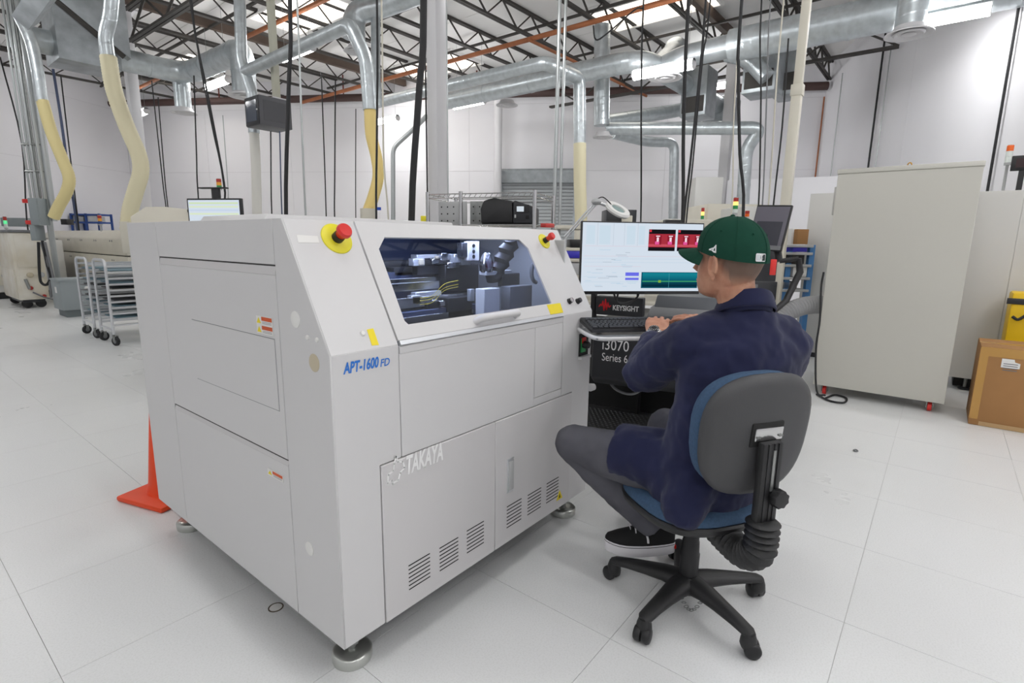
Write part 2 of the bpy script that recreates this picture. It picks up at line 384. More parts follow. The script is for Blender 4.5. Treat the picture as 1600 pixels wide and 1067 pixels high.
for i in range(-4, 11):
    v = 3.51+1.6*i; sp = clip(0, v)
    if not sp: continue
    lo, hi = sp
    if hi-lo < 1.5: continue
    joist('roof_joist', 0, v, lo+.1, hi-.1, CZ, 5.9, 'dark open-web steel roof joist, %s of the row counted from the right' % ORD[k], 'open-web roof joists'); k += 1
for u, nm in ((13.2, 'running past the rightmost white column to the right wall'), (3.62, 'ending on the left white column')):
    lo, hi = clip(1, u); joist('girder_truss', 1, u, lo+.1, min(hi-.9, 12.5 if u < 5 else 99), 5.95, 5.3, 'deep dark steel girder truss '+nm, 'girder trusses', ch=.06, pitch=.9, r=.025)
for v, nm in ((12.75, 'over the left column'), (3.35, 'over the central column')):
    lo, hi = clip(0, v); lo = max(lo, -1)
    MB().box((lo, v-.06, 6.12), (hi-.1, v+.06, 6.33)).build('roof_beam', M_['brown'], label='heavy brown roof beam '+nm, cat='beam')
for u, nm in ((9.82, 'right of the central column'), (5.3, 'crossing left of the central column'), (14.6, 'near the far wall'), (7.4, 'between the skylights'), (12.0, 'over the long duct'), (2.9, 'at upper left')):
    lo, hi = clip(1, u); MB().box((u-.025, lo+.2, 6.1), (u+.025, hi-.2, 6.15)).build('joist_bridging', M_['joist'], label='thin dark steel bridging bar across the joists '+nm, cat='beam', group='bridging bars')
# sprinkler pipes
def pipe(name, pts, r, m, label, cat='pipe', group=None, n=10, rad=0.): return MB().tube(bend(pts, rad) if rad else pts, r, n).build(name, M_[m], label=label, cat=cat, group=group)
a, b = at(213, 139, 2, 5.55), at(498, 0, 2, 5.55); pipe('sprinkler_pipe', [(a.x, a.y, 5.55), (a.x, b.y-4, 5.55)], .045, 'pipe', 'long copper-coloured sprinkler pipe crossing the roof at upper left')
a, b = at(472, 160, 2, 5.6), at(1038, 3, 2, 5.6); pipe('sprinkler_pipe', [(a.x, a.y, 5.6), (b.x, b.y-3, 5.6)], .05, 'pipe', 'long copper-coloured sprinkler pipe passing behind the central column')
a, b = at(826, 62, 2, 5.55), at(1010, 150, 2, 5.55); pipe('sprinkler_pipe', [a, b], .035, 'pipe', 'short copper-coloured branch pipe sloping down to the right above the ducts')
e0, e1 = onback(141, 146)[0], onback(1286, 155)[0]
q0, q1 = TB @ Vector((e0, -.5, 5.72)), TB @ Vector((e1-.1, -.5, 5.72))
wp = thing('wall_main_pipe', (q0+q1)/2, 'long dark brown fire main running along the far wall under the roof', 'pipe')
MB().cyl(q0, q1, .11, 14).build('pipe', M_['pipe2'], wp)
for f in (.04, .22, .4, .58, .76, .95):
    p = q0.lerp(q1, f); MB().cyl(p, (p.x, p.y, CZ), .022, 8).build('hanger', mat('hanger_red', '#6e2f28', .6), wp)
# columns
def column(px, py, u, w_, label):
    p = at(px, py, 0, u); t = thing('steel_column', (p.x, p.y, 0), label, 'column')
    h = w_/2
    MB().box((p.x-h, p.y-h, 0), (p.x+h, p.y+h, 5.95)).build('shaft', M_['column'], t, .012)
    MB().box((p.x-h-.08, p.y-h-.08, 0), (p.x+h+.08, p.y+h+.08, .025)).build('base_plate', M_['column'], t)
    MB().box((p.x-h-.1, p.y-h-.1, 5.95), (p.x+h+.1, p.y+h+.1, 5.98)).build('cap_plate', M_['column'], t)
    return p
pc_ = column(683, 200, 3.95, .17, 'tall white steel column rising behind the printer in the centre')
column(205, 120, 3.62, .2, 'white steel column at left beside the cream exhaust hose')
column(1137, 200, 13.2, .22, 'white steel column on the right behind the hanging cables')
# linear lamps
LAMPS = []
def lamp(u, v, z=4.85, label=None, L=1.1):
    t = thing('linear_lamp', (u, v, z), label or 'white linear ceiling lamp hung out of view behind the camera', 'lamp', 'linear ceiling lamps')
    MB(Matrix.Translation((u, v, z))).prism([(-.055, .06), (.055, .06), (.035, .1), (-.035, .1)], 1, -L/2, L/2).build('housing', M_['column'], t)
    rs = [[(u+.085*cos(a_), v+y, z+.085*sin(a_)+.01) for a_ in [radians(-230+280*i/18) for i in range(19)]] for y in (-L/2+.01, L/2-.01)]
    MB().rings(rs, False, True, False).build('diffuser', M_['lamp'], t)
    for s_ in (-1, 1): MB().cyl((u, v+s_*(L/2-.012), z+.01), (u, v+s_*(L/2), z+.01), .088, 16).build('end_cap', M_['column'], t)
    for s_ in (-.4, .4): MB().cyl((u, v+s_*L, z+.09), (u, v+s_*L, CZ), .004, 4).build('cable', M_['steel'], t)
    return t
lamp(8.6, 2.98, 4.3, label='bright linear lamp above the round vent, right of the copper pipe')
lamp(9.53, -.77, 4.55, label='long bright linear lamp at the top right beside a round vent')
lamp(5.25, 8.95, label='bright linear lamp just above the hanging grey equipment box')
lamp(5.25, 12.4, label='small linear lamp left of the grey equipment box')
lamp(10.0, 8.9, label='bright linear lamp just right of the central column')
lamp(10.0, 12.3, label='small linear lamp beside the yellow hose near the far wall')
lamp(5.25, 17.5, label='tiny far linear lamp beside the left white column')
HID = (((.2, 8.9), 'over the rack carts'), ((.2, 13), 'over the soldering machine'), ((.2, 4.0), 'over the floor left of the test machine'), ((5.25, 3.75), 'high above the wire rack'), ((5.25, -1.2), 'high above the tall enclosure'), ((.2, -.75), 'right above the test machine front'), ((.2, -4.6), 'behind the camera by the right wall'), ((3.2, -3.4), 'by the right wall before the tall enclosure, added to brighten the machine front'), ((-4.5, -.75), 'behind the camera'), ((-4.5, 4), 'behind the camera to the left'), ((-4.5, -5), 'farthest behind the camera'), ((-4.5, 9), 'far to the left out of view'), ((-9, 3), 'at the rear wall'), ((1.7, -4.3), 'by the right wall beside the camera, added to brighten the machine front'), ((-2., -3.2), 'just behind the camera, added to brighten the machine front'))  # three off-row lamps are unseen additions that brighten the machine front
lamp(14.2, 4.0, 5.4, 'added unseen linear lamp behind the sheet-metal boots right of the riser, brightening the far wall')  # extra lamp put out of sight to lift the far wall's brightness
for (u, v), nm in HID:
    if inside((u, v)): lamp(u, v, label='white linear lamp out of view '+nm)
# ------------------------------------------------------------------ the flying-probe tester in front
W_, D_, ZB, Z1, H_, VS = 1.376, 1.48, .144, 1.04, 1.406, .205
SLL = hypot(VS, H_-Z1); ST = Vector((0, VS, H_-Z1))/SLL; SN = Vector((0, -(H_-Z1), VS))/SLL
def sp(u, s, n=0.): return Vector((u, 0, Z1))+ST*s+SN*n           # point on the sloped front
def spx(px, py):                                                  # pixel -> (u, s) on the sloped front
    d = ray(px, py); t = (Vector((0, 0, Z1))-CAMP).dot(SN)/d.dot(SN); P = CAMP+d*t; return P.x, (P-Vector((0, 0, Z1))).dot(ST)
mc = thing('test_machine', (W_/2, D_/2, 0), 'large pale grey circuit-board test machine with a sloped windowed front and blue lettering', 'machine')
wh, wd = M_['white'], M_['white2']
# inner frame (dark) and the outer panels with open seams
def plate(name, ax, a, poly, th, m=wh, bev=.0015): return MB().prism(poly, ax, a, a+th).build(name, m, mc, bev, 1)
g = .0015
core = MB()
core.prism([(.01, ZB+.01), (D_-.01, ZB+.01), (D_-.01, H_-.01), (VS+.004, H_-.01), (.01, Z1-.004)], 0, .004, .02)
core.prism([(.01, ZB+.01), (D_-.01, ZB+.01), (D_-.01, H_-.01), (VS+.004, H_-.01), (.01, Z1-.004)], 0, W_-.02, W_-.004)
core.box((.02, D_-.02, ZB+.01), (W_-.02, D_-.004, H_-.01)); core.box((.02, .01, ZB+.004), (W_-.02, D_-.02, ZB+.02))
core.box((.02, .008, ZB+.01), (W_-.02, .02, Z1-.01)); core.box((.02, VS+.03, H_-.016), (W_-.02, D_-.02, H_-.008))
core.build('inner_frame', M_['seam'], mc)
va, vb, zg, zm = 1.1523, .2565, 1.275, .664
# left side (x = 0)
plate('side_front_strip', 0, 0, [(0, ZB), (vb-g, ZB), (vb-g, H_), (VS, H_), (0, Z1)], .004)
plate('side_rear_strip', 0, 0, [(va+g, ZB), (D_, ZB), (D_, H_), (va+g, H_)], .004)
plate('side_top_strip', 0, 0, [(vb+g, zg), (va-g, zg), (va-g, H_), (vb+g, H_)], .004)
plate('side_upper_panel', 0, 0, [(vb+g, zm+.012), (va-g, zm+.012), (va-g, zg-.03), (vb+g, zg-.03)], .004)
plate('side_lower_panel', 0, 0, [(vb+g, ZB), (va-g, ZB), (va-g, zm-.008), (vb+g, zm-.008)], .004)
MB().prism([(0., zg-.03), (.0036, zg-.005), (.0036, zg-.03)], 1, vb+g, va-g).build('grip_recess', wd, mc)
MB().prism([(0., zm-.008), (.0036, zm+.006), (.0036, zm-.008)], 1, vb+g, va-g).build('grip_recess', wd, mc)
c4 = [at(300, 499, 0, 0), at(429, 531, 0, 0), at(434, 641, 0, 0), at(313, 592, 0, 0)]
v0, v1 = c4[1].y, c4[0].y; zt_, zb_ = (c4[0].z+c4[1].z)/2, (c4[2].z+c4[3].z)/2
MB().box((-.0016, v0, zb_), (.001, v1, zt_)).build('access_cover', wh, mc, .0008, 1)
f = MB()
for a in ((v0-.002, zb_-.002, v1+.002, zb_), (v0-.002, zt_, v1+.002, zt_+.002), (v0-.002, zb_, v0, zt_)): f.box((-.0004, a[0], a[1]), (.001, a[2], a[3]))
f.build('cover_gap', M_['mgrey'], mc)
# right side, back, top
plate('right_side_panel', 0, W_-.004, [(0, ZB), (D_, ZB), (D_, H_), (VS, H_), (0, Z1)], .004)
MB().box((.004, D_-.004, ZB), (W_-.004, D_, H_)).build('back_panel', wh, mc)
MB().box((.004, VS+.0, H_-.008), (W_-.004, D_-.004, H_)).build('top_panel', wh, mc, .001, 1)
MB().prism([(.27, H_), (1.345, H_), (1.325, H_+.04), (.30, H_+.04)], 1, .86, D_-.02).build('top_cover', wh, mc, .004)
# front: strips, centre panel, doors
ud0, udc, udr, zdt, u1, u2 = .1536, .6855, 1.2219, .6787, .2352, 1.136
def fp(name, x0, x1, z0, z1, m=wh, y0=0., y1=.008, bev=.0015): return MB().box((x0, y0, z0), (x1, y1, z1)).build(name, m, mc, bev, 1)
MB().prism([(.004, ZB), (ud0-.002, ZB), (ud0-.002, zdt+.002), (u1-.001, zdt+.002), (u1-.001, Z1), (.004, Z1)], 1, 0, .008).build('front_left_strip', wh, mc, .0015, 1)
MB().prism([(udr+.002, ZB), (W_-.004, ZB), (W_-.004, Z1), (u2+.001, Z1), (u2+.001, zdt+.002), (udr+.002, zdt+.002)], 1, 0, .008).build('front_right_strip', wh, mc, .0015, 1)
sd = [at(837, 512, 1, 0), at(880, 507, 1, 0), at(877, 610, 1, 0), at(837, 622, 1, 0)]
sx0, sx1, sz0, sz1 = sd[0].x, u2-.004, sd[3].z+.003, sd[0].z
fp('front_panel', u1+.001, sx0-.002, zdt+.002, Z1-.03); fp('front_panel', sx0-.002, u2-.001, zdt+.002, sz0-.002); fp('front_panel', sx0-.002, u2-.001, sz1+.002, Z1-.03)
fp('service_door', sx0, sx1, sz0, sz1, wh, -.001)
dl = fp('cabinet_door', ud0, udc-.0015, ZB, zdt-.001, wd, -.004, .008, .002)
d2 = fp('cabinet_door', udc+.0015, udr, ZB, zdt-.001, wd, -.004, .008, .002)
def vents(door, px_list):
    for (x0, yt, x1, yb, n) in px_list:
        a, b = at(x0, yt[0], 1, 0), at(x1, yt[1], 1, 0); c = at(x0, yb, 1, 0)
        for i in range(n):
            z = lerp(a.z, c.z, i/(n-1)); MB().box((a.x, -.0046, z-.002), (b.x, .004, z+.002)).build('vent_slot', M_['slot'], door)
def c4p(x, y): return 580+x*.375, 560+y*.375
def grp(x0, y0, x1, y1, yb):
    p, q, r = c4p(x0, y0), c4p(x1, y1), c4p(x0, yb); return (p[0], (p[1], q[1]), q[0], r[1], 7)
vents(dl, [grp(152, 863, 241, 810, 963), grp(281, 790, 359, 741, 884), grp(395, 718, 466, 676, 809)])
vents(d2, [grp(562, 618, 623, 585, 704), grp(649, 570, 705, 536, 650), grp(728, 522, 778, 491, 600)])
# latch on the right door
a, b = at(791, 717, 1, 0), at(800, 765, 1, 0)
lt = MB().box((a.x, -.009, b.z), (b.x, -.003, a.z)).build('latch', M_['silver'], d2, .002)
MB().box((a.x+.006, -.014, b.z+.012), (b.x-.006, -.008, a.z-.012)).build('latch_lever', M_['lgrey'], lt, .002)
# warning triangle, lettering, logo
w0 = at(869, 783, 1, -.004); wt = .022
tr = MB().poly3([(w0.x, -.0045, w0.z), (w0.x+.05, -.0045, w0.z), (w0.x+.025, -.0045, w0.z+.046)], (0, -.0006, 0)).build('warning_triangle', M_['lyel'], d2)
MB().poly3([(w0.x+.017, -.0052, w0.z+.008), (w0.x+.033, -.0052, w0.z+.008), (w0.x+.025, -.0052, w0.z+.03)], (0, -.0003, 0)).build('bolt_mark', M_['dkyel'], tr)
t0, t1 = at(635, 742, 1, -.004), at(692, 722, 1, -.004); th = at(635, 725, 1, -.004).z-t0.z
text('lettering', 'TAKAYA', (t0.x, -.0046, t0.z), (1, 0, 0), (0, 0, 1), .064, M_['greyink'], dl, width=(t1.x-t0.x), shear=.18, bold=.03)
lg = [((X-68)/72, (531-Y)/94) for X, Y in ((68, 522), (72, 492), (93, 485), (97, 462), (106, 437), (112, 460), (133, 465), (140, 490), (120, 503), (112, 526), (88, 531), (86, 518))]
l0 = at(605.5, 759, 1, -.004); l1 = at(632.5, 755, 1, -.004); sx, sz = l1.x-l0.x, .085
lo_, li_ = [(l0.x+x*sx, l0.z+y*sz) for x, y in lg], []
cx_, cz_ = sum(p[0] for p in lo_)/len(lo_), sum(p[1] for p in lo_)/len(lo_)
q = MB(); n = len(lo_)
for i in range(n):
    (xa, za), (xb, zb2) = lo_[i], lo_[(i+1) % n]; dx, dz = xb-xa, zb2-za; L = hypot(dx, dz)
    q.obox(((xa+xb)/2, -.0048, (za+zb2)/2), (dx, 0, dz), (0, 1, 0), (-dz, 0, dx), L/2+.0015, .0004, .003)
q.build('arrow_logo', M_['greyink'], dl)
t0, t1, t2, t3 = at(536, 585, 1, 0), at(592, 577, 1, 0), at(594, 574, 1, 0), at(609, 572, 1, 0)
text('lettering', 'APT-1600', (t0.x, -.0006, t0.z-.001), (1, 0, 0), (0, 0, 1), .034, M_['blueink'], mc, width=t1.x-t0.x, shear=.2, bold=.035)
text('lettering', 'FD', (t2.x, -.0006, t0.z-.001), (1, 0, 0), (0, 0, 1), .023, M_['blueink'], mc, width=t3.x-t2.x, shear=.2, bold=.015)
# sloped front: left cheek, right cheek, lid with its window
def slab(name, poly, n0, n1, m=wh, parent=mc, bev=.0015):
    return MB().poly3([sp(u, s, n0) for u, s in poly], SN*(n1-n0)).build(name, m, parent, bev, 1)
slab('left_cheek', [(.004, 0), (u1-.0015, 0), (u1-.0015, SLL), (.004, SLL)], -.008, 0)
slab('right_cheek', [(u2+.0015, 0), (W_-.004, 0), (W_-.004, SLL), (u2+.0015, SLL)], -.008, 0)
win = [spx(*p) for p in ((600, 371.5), (810, 375), (824, 388), (861, 474.5), (637, 507.5), (631, 502), (591, 390))]
lid_out = [(u1+.001, .012), (u2-.001, .012), (u2-.001, SLL-.002), (u1+.001, SLL-.002)]
lid = thing('lid', (0, 0, 0)); lid.parent = mc; lid.location = Vector((W_/2, .1, 1.2))-mc.location
def ring_plate(outer, inner, n0, n1):
    """plate with a polygonal opening: bridge outer to inner by nearest angle"""
    bm = bmesh.new(); lay = []
    for n_ in (n0, n1):
        vo = [bm.verts.new(sp(u, s, n_)) for u, s in outer]; vi = [bm.verts.new(sp(u, s, n_)) for u, s in inner]
        eo = [bm.edges.new((vo[i], vo[(i+1) % len(vo)])) for i in range(len(vo))]; ei = [bm.edges.new((vi[i], vi[(i+1) % len(vi)])) for i in range(len(vi))]
        bmesh.ops.triangle_fill(bm, edges=eo+ei, use_beauty=True); lay.append((vo, vi))
    for k in (0, 1):
        A, B = lay[0][k], lay[1][k]
        for i in range(len(A)): bm.faces.new((A[i], A[(i+1) % len(A)], B[(i+1) % len(A)], B[i]))
    me = bpy.data.meshes.new('lid'); off = wloc(lid)
    for v in bm.verts: v.co -= off
    bm.to_mesh(me); bm.free(); return me
link('lid_frame', ring_plate(lid_out, win, -.006, .004), wh, lid)
# tinted window
gm = bpy.data.materials.new('tinted_window'); gm.use_nodes = True
n, l = gm.node_tree.nodes, gm.node_tree.links; n.remove(n['Principled BSDF'])
tr_, gl, mxs, fr = n.new('ShaderNodeBsdfTransparent'), n.new('ShaderNodeBsdfGlossy'), n.new('ShaderNodeMixShader'), n.new('ShaderNodeFresnel')
tr_.inputs[0].default_value = lin('#bcc6e2'); gl.inputs['Roughness'].default_value = .02; gl.inputs[0].default_value = (.9, .95, 1, 1); fr.inputs[0].default_value = 1.5
l.new(fr.outputs[0], mxs.inputs[0]); l.new(tr_.outputs[0], mxs.inputs[1]); l.new(gl.outputs[0], mxs.inputs[2]); l.new(mxs.outputs[0], n['Material Output'].inputs[0])
MB().add([tuple(sp(u, s, -.002)) for u, s in win], [tuple(range(len(win)))[::-1]]).build('window', gm, lid, fixn=False)
# bright strip under the lid, handle
slab('lid_edge', [(u1+.003, -.004), (u2-.003, -.004), (u2-.003, .011), (u1+.003, .011)], -.006, .006, M_['silver'], lid, .001)
MB().box((u1+.003, -.001, Z1-.03), (u2-.003, .01, Z1-.006)).build('lip_panel', wh, mc, .002, 1)
ha, hb = spx(741, 505), spx(804, 492)
hs = (ha[1]+hb[1])/2
hd = MB().tube(bend([sp(ha[0]+.006, hs, 0), sp(ha[0]+.012, hs, .034), sp(hb[0]-.012, hs, .034), sp(hb[0]-.006, hs, 0)], .025, 5), .0125, 12).build('handle', wh, lid)
# yellow labels
def label_slope(name, px, m, parent=mc):
    MB().poly3([sp(*spx(*p), .0043 if parent is lid else .0003) for p in px], SN*.0006).build(name, m, parent)
label_slope('caution_label', [(573, 515), (583, 513), (592, 539), (581, 540)], M_['lyel'])
label_slope('caution_label', [(853, 477), (874, 474), (879, 489), (859, 492)], M_['lyel'], lid)
for y in (480.5, 484, 487.5): label_slope('label_print', [(858, y), (873, y-2), (873.3, y-1.3), (858.3, y+.7)], M_['dkyel'], lid) if False else None
label_slope('paper_label', [(463, 367), (496, 369), (499, 380), (466, 379)], M_['cwhite'])
def plug(px, py, r, m='cwhite', d=.004):
    p = at(px, py, 0, 0); MB().lathe([(0, d+.001), (r*.7, d+.001), (r, d*.5), (r, 0)], (p.x, p.y, p.z), (-1, 0, 0), 20).build('plug', M_[m], mc)
plug(462, 499, .024); plug(491, 567, .026, 'tan', .001); plug(484, 857, .022)
for p in ((481, 527), (496, 531)): plug(*p, .007)
u_, s_ = spx(566, 521); MB().lathe([(0, .006), (.006, .006), (.008, .002), (.008, 0)], sp(u_, s_), SN, 14).build('indicator', M_['cwhite'], mc)
# warning labels on the side
def side_label(x0, y0, x1, y1, rows):
    a, b = at(x0, y0, 0, 0), at(x1, y1, 0, 0); w__ = a.y-b.y; h = a.z-b.z
    base = MB().box((-.0024, b.y, b.z), (-.0002, a.y, a.z)).build('warning_label', M_['cwhite'], mc)
    for i in range(rows):
        z1_ = a.z-h*i/rows-.002; z0_ = a.z-h*(i+1)/rows+.002; hh = z1_-z0_
        MB().box((-.003, b.y+.002, z0_+hh*.5), (-.0022, a.y-w__*.34, z1_)).build('warning_band', M_['warn'], base)
        MB().poly3([(-.003, a.y-.003, z0_+.003), (-.003, a.y-w__*.3, z0_+.003), (-.003, a.y-w__*.16, z1_-.003)], (.0006, 0, 0)).build('warning_triangle', M_['lyel'], base)
        for k_ in (.12, .3): MB().box((-.0028, b.y+.006, z0_+hh*k_), (-.0022, a.y-w__*.38, z0_+hh*(k_+.05))).build('print_line', M_['mgrey'], base)
side_label(401, 492, 428, 525.5, 2); side_label(419, 730.5, 443.5, 754, 1)
# emergency stops
def estop(px, py, R):
    u, s = spx(px, py); t = MB().lathe([(0, .004), (R*.96, .004), (R, .002), (R, 0)], sp(u, s), SN, 40).build('emergency_stop_plate', M_['yellow'], mc)
    MB().lathe([(R*.36, .003), (R*.36, .018), (R*.33, .024), (0, .024)], sp(u, s), SN, 24).build('collar', M_['black'], t)
    MB().lathe([(R*.3, .022), (R*.33, .034), (R*.47, .042), (R*.47, .05), (R*.4, .056), (0, .057)], sp(u, s), SN, 28).build('stop_button', M_['red'], t)
estop(526, 373, .05); estop(850, 377, .036)
for px, m in ((889, 'chrome'), (902, 'dgrey')):
    u, s = spx(px, 471); kn = MB().lathe([(.0135, 0), (.0135, .004), (.0115, .005), (.0115, .016), (.009, .018), (0, .018)], sp(u, s), SN, 20).build('selector_knob', M_['black'], mc)
    MB().lathe([(.0105, .016), (.0105, .021), (0, .0215)], sp(u, s), SN, 18).build('knob_cap', M_[m], kn)
# main switch in its recess on the right front
a, b = at(905, 522, 1, 0), at(918, 553, 1, 0)
sw = MB().box((a.x, -.0015, b.z), (b.x, .004, a.z)).build('switch_recess', M_['slot'], mc)
cx, cz = a.x*.55+b.x*.45, (a.z+b.z)/2
MB().box((cx-.022, -.006, cz-.035), (cx+.016, -.001, cz+.03)).build('switch_plate', M_['green'], sw); MB().box((cx-.02, -.009, cz+.008), (cx+.012, -.005, cz+.034)).build('switch_plate', M_['red'], sw)
MB().lathe([(.018, 0), (.018, .02), (.014, .026), (0, .026)], (cx, -.006, cz), (0, -1, 0), 16).build('rotary_handle', M_['black'], sw)
MB().box((a.x-.004, -.02, b.z-.012), (b.x, 0, b.z)).build('switch_ledge', wh, sw)
# feet
for (u, v) in ((.094, .104), (W_-.094+.06, .104), (.094, D_-.1), (W_-.094, D_-.1)):
    ft = MB().lathe([(.062, 0), (.064, .006), (.064, .03), (.058, .036), (.035, .04), (0, .04)], (u, v, .0006), (0, 0, 1), 28).build('levelling_foot', mat('zinc_plate', '#c3c5c0', .3, .8), mc)
    MB().cyl((u, v, .034), (u, v, ZB+.01), .014, 12).build('stud', M_['steel'], ft); MB().lathe([(.026, 0), (.026, .02)], (u, v, .06), (0, 0, 1), 6, False).build('lock_nut', M_['steel'], ft)
# mechanism behind the window
ib = thing('probe_mechanism', (0, 0, 0)); ib.parent = mc; ib.location = Vector((.7, .5, 1.0))-mc.location
def ip(name, m, a, b, bev=.003): return MB().box(a, b).build(name, M_[m], ib, bev, 1)
def iq(name, m, x0, y0, x1, y1, v, dep=.05, bev=.002):      # a block whose front lies on the plane y = v
    a, b = at(x0, y0, 1, v), at(x1, y1, 1, v); return ip(name, m, (a.x, v, b.z), (b.x, v+dep, a.z), bev)
ip('interior_wall', 'mblue', (.03, .8, .7), (W_-.03, .82, 1.38)); ip('bed', 'dgrey', (.06, .1, .74), (W_-.06, .79, .78)); ip('interior_side', 'lgrey', (1.31, .12, .78), (1.32, .79, 1.36))
for a_ in ((598, 426, 742, 438, .4, .06), (604, 446, 745, 457, .37, .05), (626, 489, 745, 497, .28, .05)): iq('guide_beam', 'mblue', *a_)
for a_ in ((612, 470, 745, 481, .32, .06), (596, 408, 700, 417, .46, .05)): iq('guide_beam', 'dgrey', *a_)
for a_ in ((600, 437, 742, 440, .36, .01), (606, 444, 745, 446, .35, .01), (614, 468, 740, 470, .3, .01), (630, 497, 740, 499, .27, .01)): iq('rail', 'chrome', *a_, .0005)
for m, *a_ in (('black', 696, 414, 748, 452, .33, .07), ('dgrey', 652, 416, 690, 428, .37, .06), ('black', 668, 472, 690, 488, .29, .05), ('black', 700, 466, 738, 492, .27, .06), ('dgrey', 616, 418, 645, 430, .4, .05)): iq('carriage', m, *a_)
for m, *a_ in (('silver', 652, 398, 716, 402.5, .36, .04), ('silver', 646, 404, 664, 415, .35, .03), ('tan', 655, 405, 663, 414, .345, .02), ('silver', 650, 457, 690, 461, .31, .03), ('silver', 644, 462, 658, 474, .3, .03)): iq('probe_arm', m, *a_)
for m, *a_ in (('chrome', 690, 395, 708, 406, .33, .03), ('silver', 710, 397, 722, 410, .31, .03), ('chrome', 676, 404, 686, 412, .34, .02), ('steel', 722, 404, 736, 414, .3, .03), ('chrome', 700, 410, 718, 418, .32, .03), ('tan', 681, 400, 686, 404, .335, .01), ('chrome', 688, 470, 696, 478, .27, .02), ('silver', 735, 452, 742, 470, .25, .02)): iq('clamp_block', m, *a_)
hp = iq('probe_head', 'cwhite', 733, 377, 749, 407, .27, .03); iq('head_side', 'dgrey', 722, 379, 732.5, 402, .28, .03)
for y in (384, 393, 401): q_ = at(740, y, 1, .27); MB().lathe([(.008, 0), (.008, .002), (0, .002)], (q_.x, .27, q_.z), (0, -1, 0), 12).build('hole_mark', M_['slot'], hp)
for y0_, y1_ in ((466, 438), (476, 448), (470, 444)):
    MB().tube(spline([at(656, y0_, 1, .29), at(676, y0_-4, 1, .27), at(694, y1_+6, 1, .27), at(716, y1_, 1, .28)], 5), .0009, 5).build('sensor_wire', M_['lyel'], ib)
MB().tube([at(800-32*i/9+(2.2 if i % 2 else -2.2), 376+64*i/9, 1, .2+.004*i) for i in range(10)], .026, 8, flat=.5).build('cable_chain', M_['black'], ib)
for m, *a_ in (('cwhite', 757, 452, 781, 494, .17, .05), ('mgrey', 797, 448, 831, 480, .15, .05), ('dgrey', 786, 428, 812, 446, .2, .03), ('lgrey', 760, 424, 800, 428, .22, .04)): iq('post', m, *a_)
lc = at(760, 425, 1, .24); MB().lathe([(.026, 0), (.03, .03), (.02, .07), (.012, .08), (0, .08)], lc, (0, 0, 1), 16).build('camera_lens', M_['chrome'], ib)
rg = at(838, 425, 1, .14); MB().tube([rg+Vector((.035*cos(t_), .0, .045*sin(t_))) for t_ in [2*pi*i_/16 for i_ in range(13)]], .009, 8).build('hose_loop', M_['mgrey'], ib)
wl = MB().box((.2, .24, 1.385), (1.2, .27, 1.392)).build('added_fill_strip', mat('added_fill_glow', '#e8f0ff', .5, emit=45.), ib)  # glowing strip added to brighten the mechanism, no lamp is visible here
MB().poly3([sp(1.03, SLL-.05, -.012), sp(1.09, SLL-.05, -.012), sp(1.09, SLL-.03, -.012), sp(1.03, SLL-.03, -.012)], SN*.004).build('hinge', M_['silver'], lid)
# --------------------------------------------- orange cone behind the machine, floor marks
cn = at(266, 771, 2, 0); t = thing('traffic_cone', cn, 'bright orange traffic cone standing behind the test machine', 'cone')
MB(Matrix.Translation(cn) @ Matrix.Rotation(.3, 4, 'Z')).box((-.17, -.17, 0), (.17, .17, .03)).build('base', M_['orange'], t, .012)
MB().lathe([(.105, .028), (.1, .045), (.09, .09), (.028, .7), (.02, .71), (.02, .7)], cn, (0, 0, 1), 28).build('cone_body', M_['orange'], t)
dc = at(431, 949, 2, 0); t = thing('floor_plug', (dc.x, dc.y, 0), 'small round pale cap with dark rim set in the floor beside the test machine', 'cap')
MB().lathe([(.027, 0), (.027, .0016), (.023, .002), (.023, 0)], (dc.x, dc.y, 0), (0, 0, 1), 24).build('rim', mat('dark_rim', '#5b5142', .7), t); MB().lathe([(.022, 0), (.022, .0012), (0, .0012)], (dc.x, dc.y, 0), (0, 0, 1), 24).build('disc', M_['cwhite'], t)
# ------------------------------------------------------------------ ducts, hoses, cables under the roof
def ribbed(path, r, n=14, pitch=.028, amp=.006, m=None, name='hose', parent=None):
    path = [Vector(p) for p in path]; L = [0.]
    for a, b in zip(path, path[1:]): L.append(L[-1]+(b-a).length)
    k = int(L[-1]/pitch)*2+1; pts = []; rr = []; j = 0
    for i in range(k):
        s = L[-1]*i/(k-1)
        while j < len(path)-2 and L[j+1] < s: j += 1
        pts.append(path[j].lerp(path[j+1], (s-L[j])/max(L[j+1]-L[j], 1e-6))); rr.append(r+(amp if i % 2 else -amp)*.5)
    return MB().tube(pts, rr, n).build(name, m, parent)
def duct(label, runs, r, name='air_duct', rad=.25, m='galv', n=18, grpn=None, collars=True):
    """one duct thing: runs = list of polylines"""
    c = sum((Vector(p) for p in runs[0]), Vector())/len(runs[0]); t = thing(name, c, label, 'duct', grpn)
    for i, pts in enumerate(runs):
        rr = r[i] if isinstance(r, (list, tuple)) else r
        path = bend(pts, rad*(rr/.1 if rr < .1 else 1), 6)
        MB().tube(path, rr, n).build('pipe', M_[m], t)
        if collars:
            P = [Vector(p) for p in pts]
            for a, b in zip(P, P[1:]):
                L = (b-a).length
                if L < .5: continue
                for f in ([.5] if L < 1.6 else [.25, .5, .75]):
                    p = a.lerp(b, f); d = (b-a).normalized()*.02; MB().tube([p-d, p+d], rr*1.03, n).build('collar', M_[m], t)
    return t
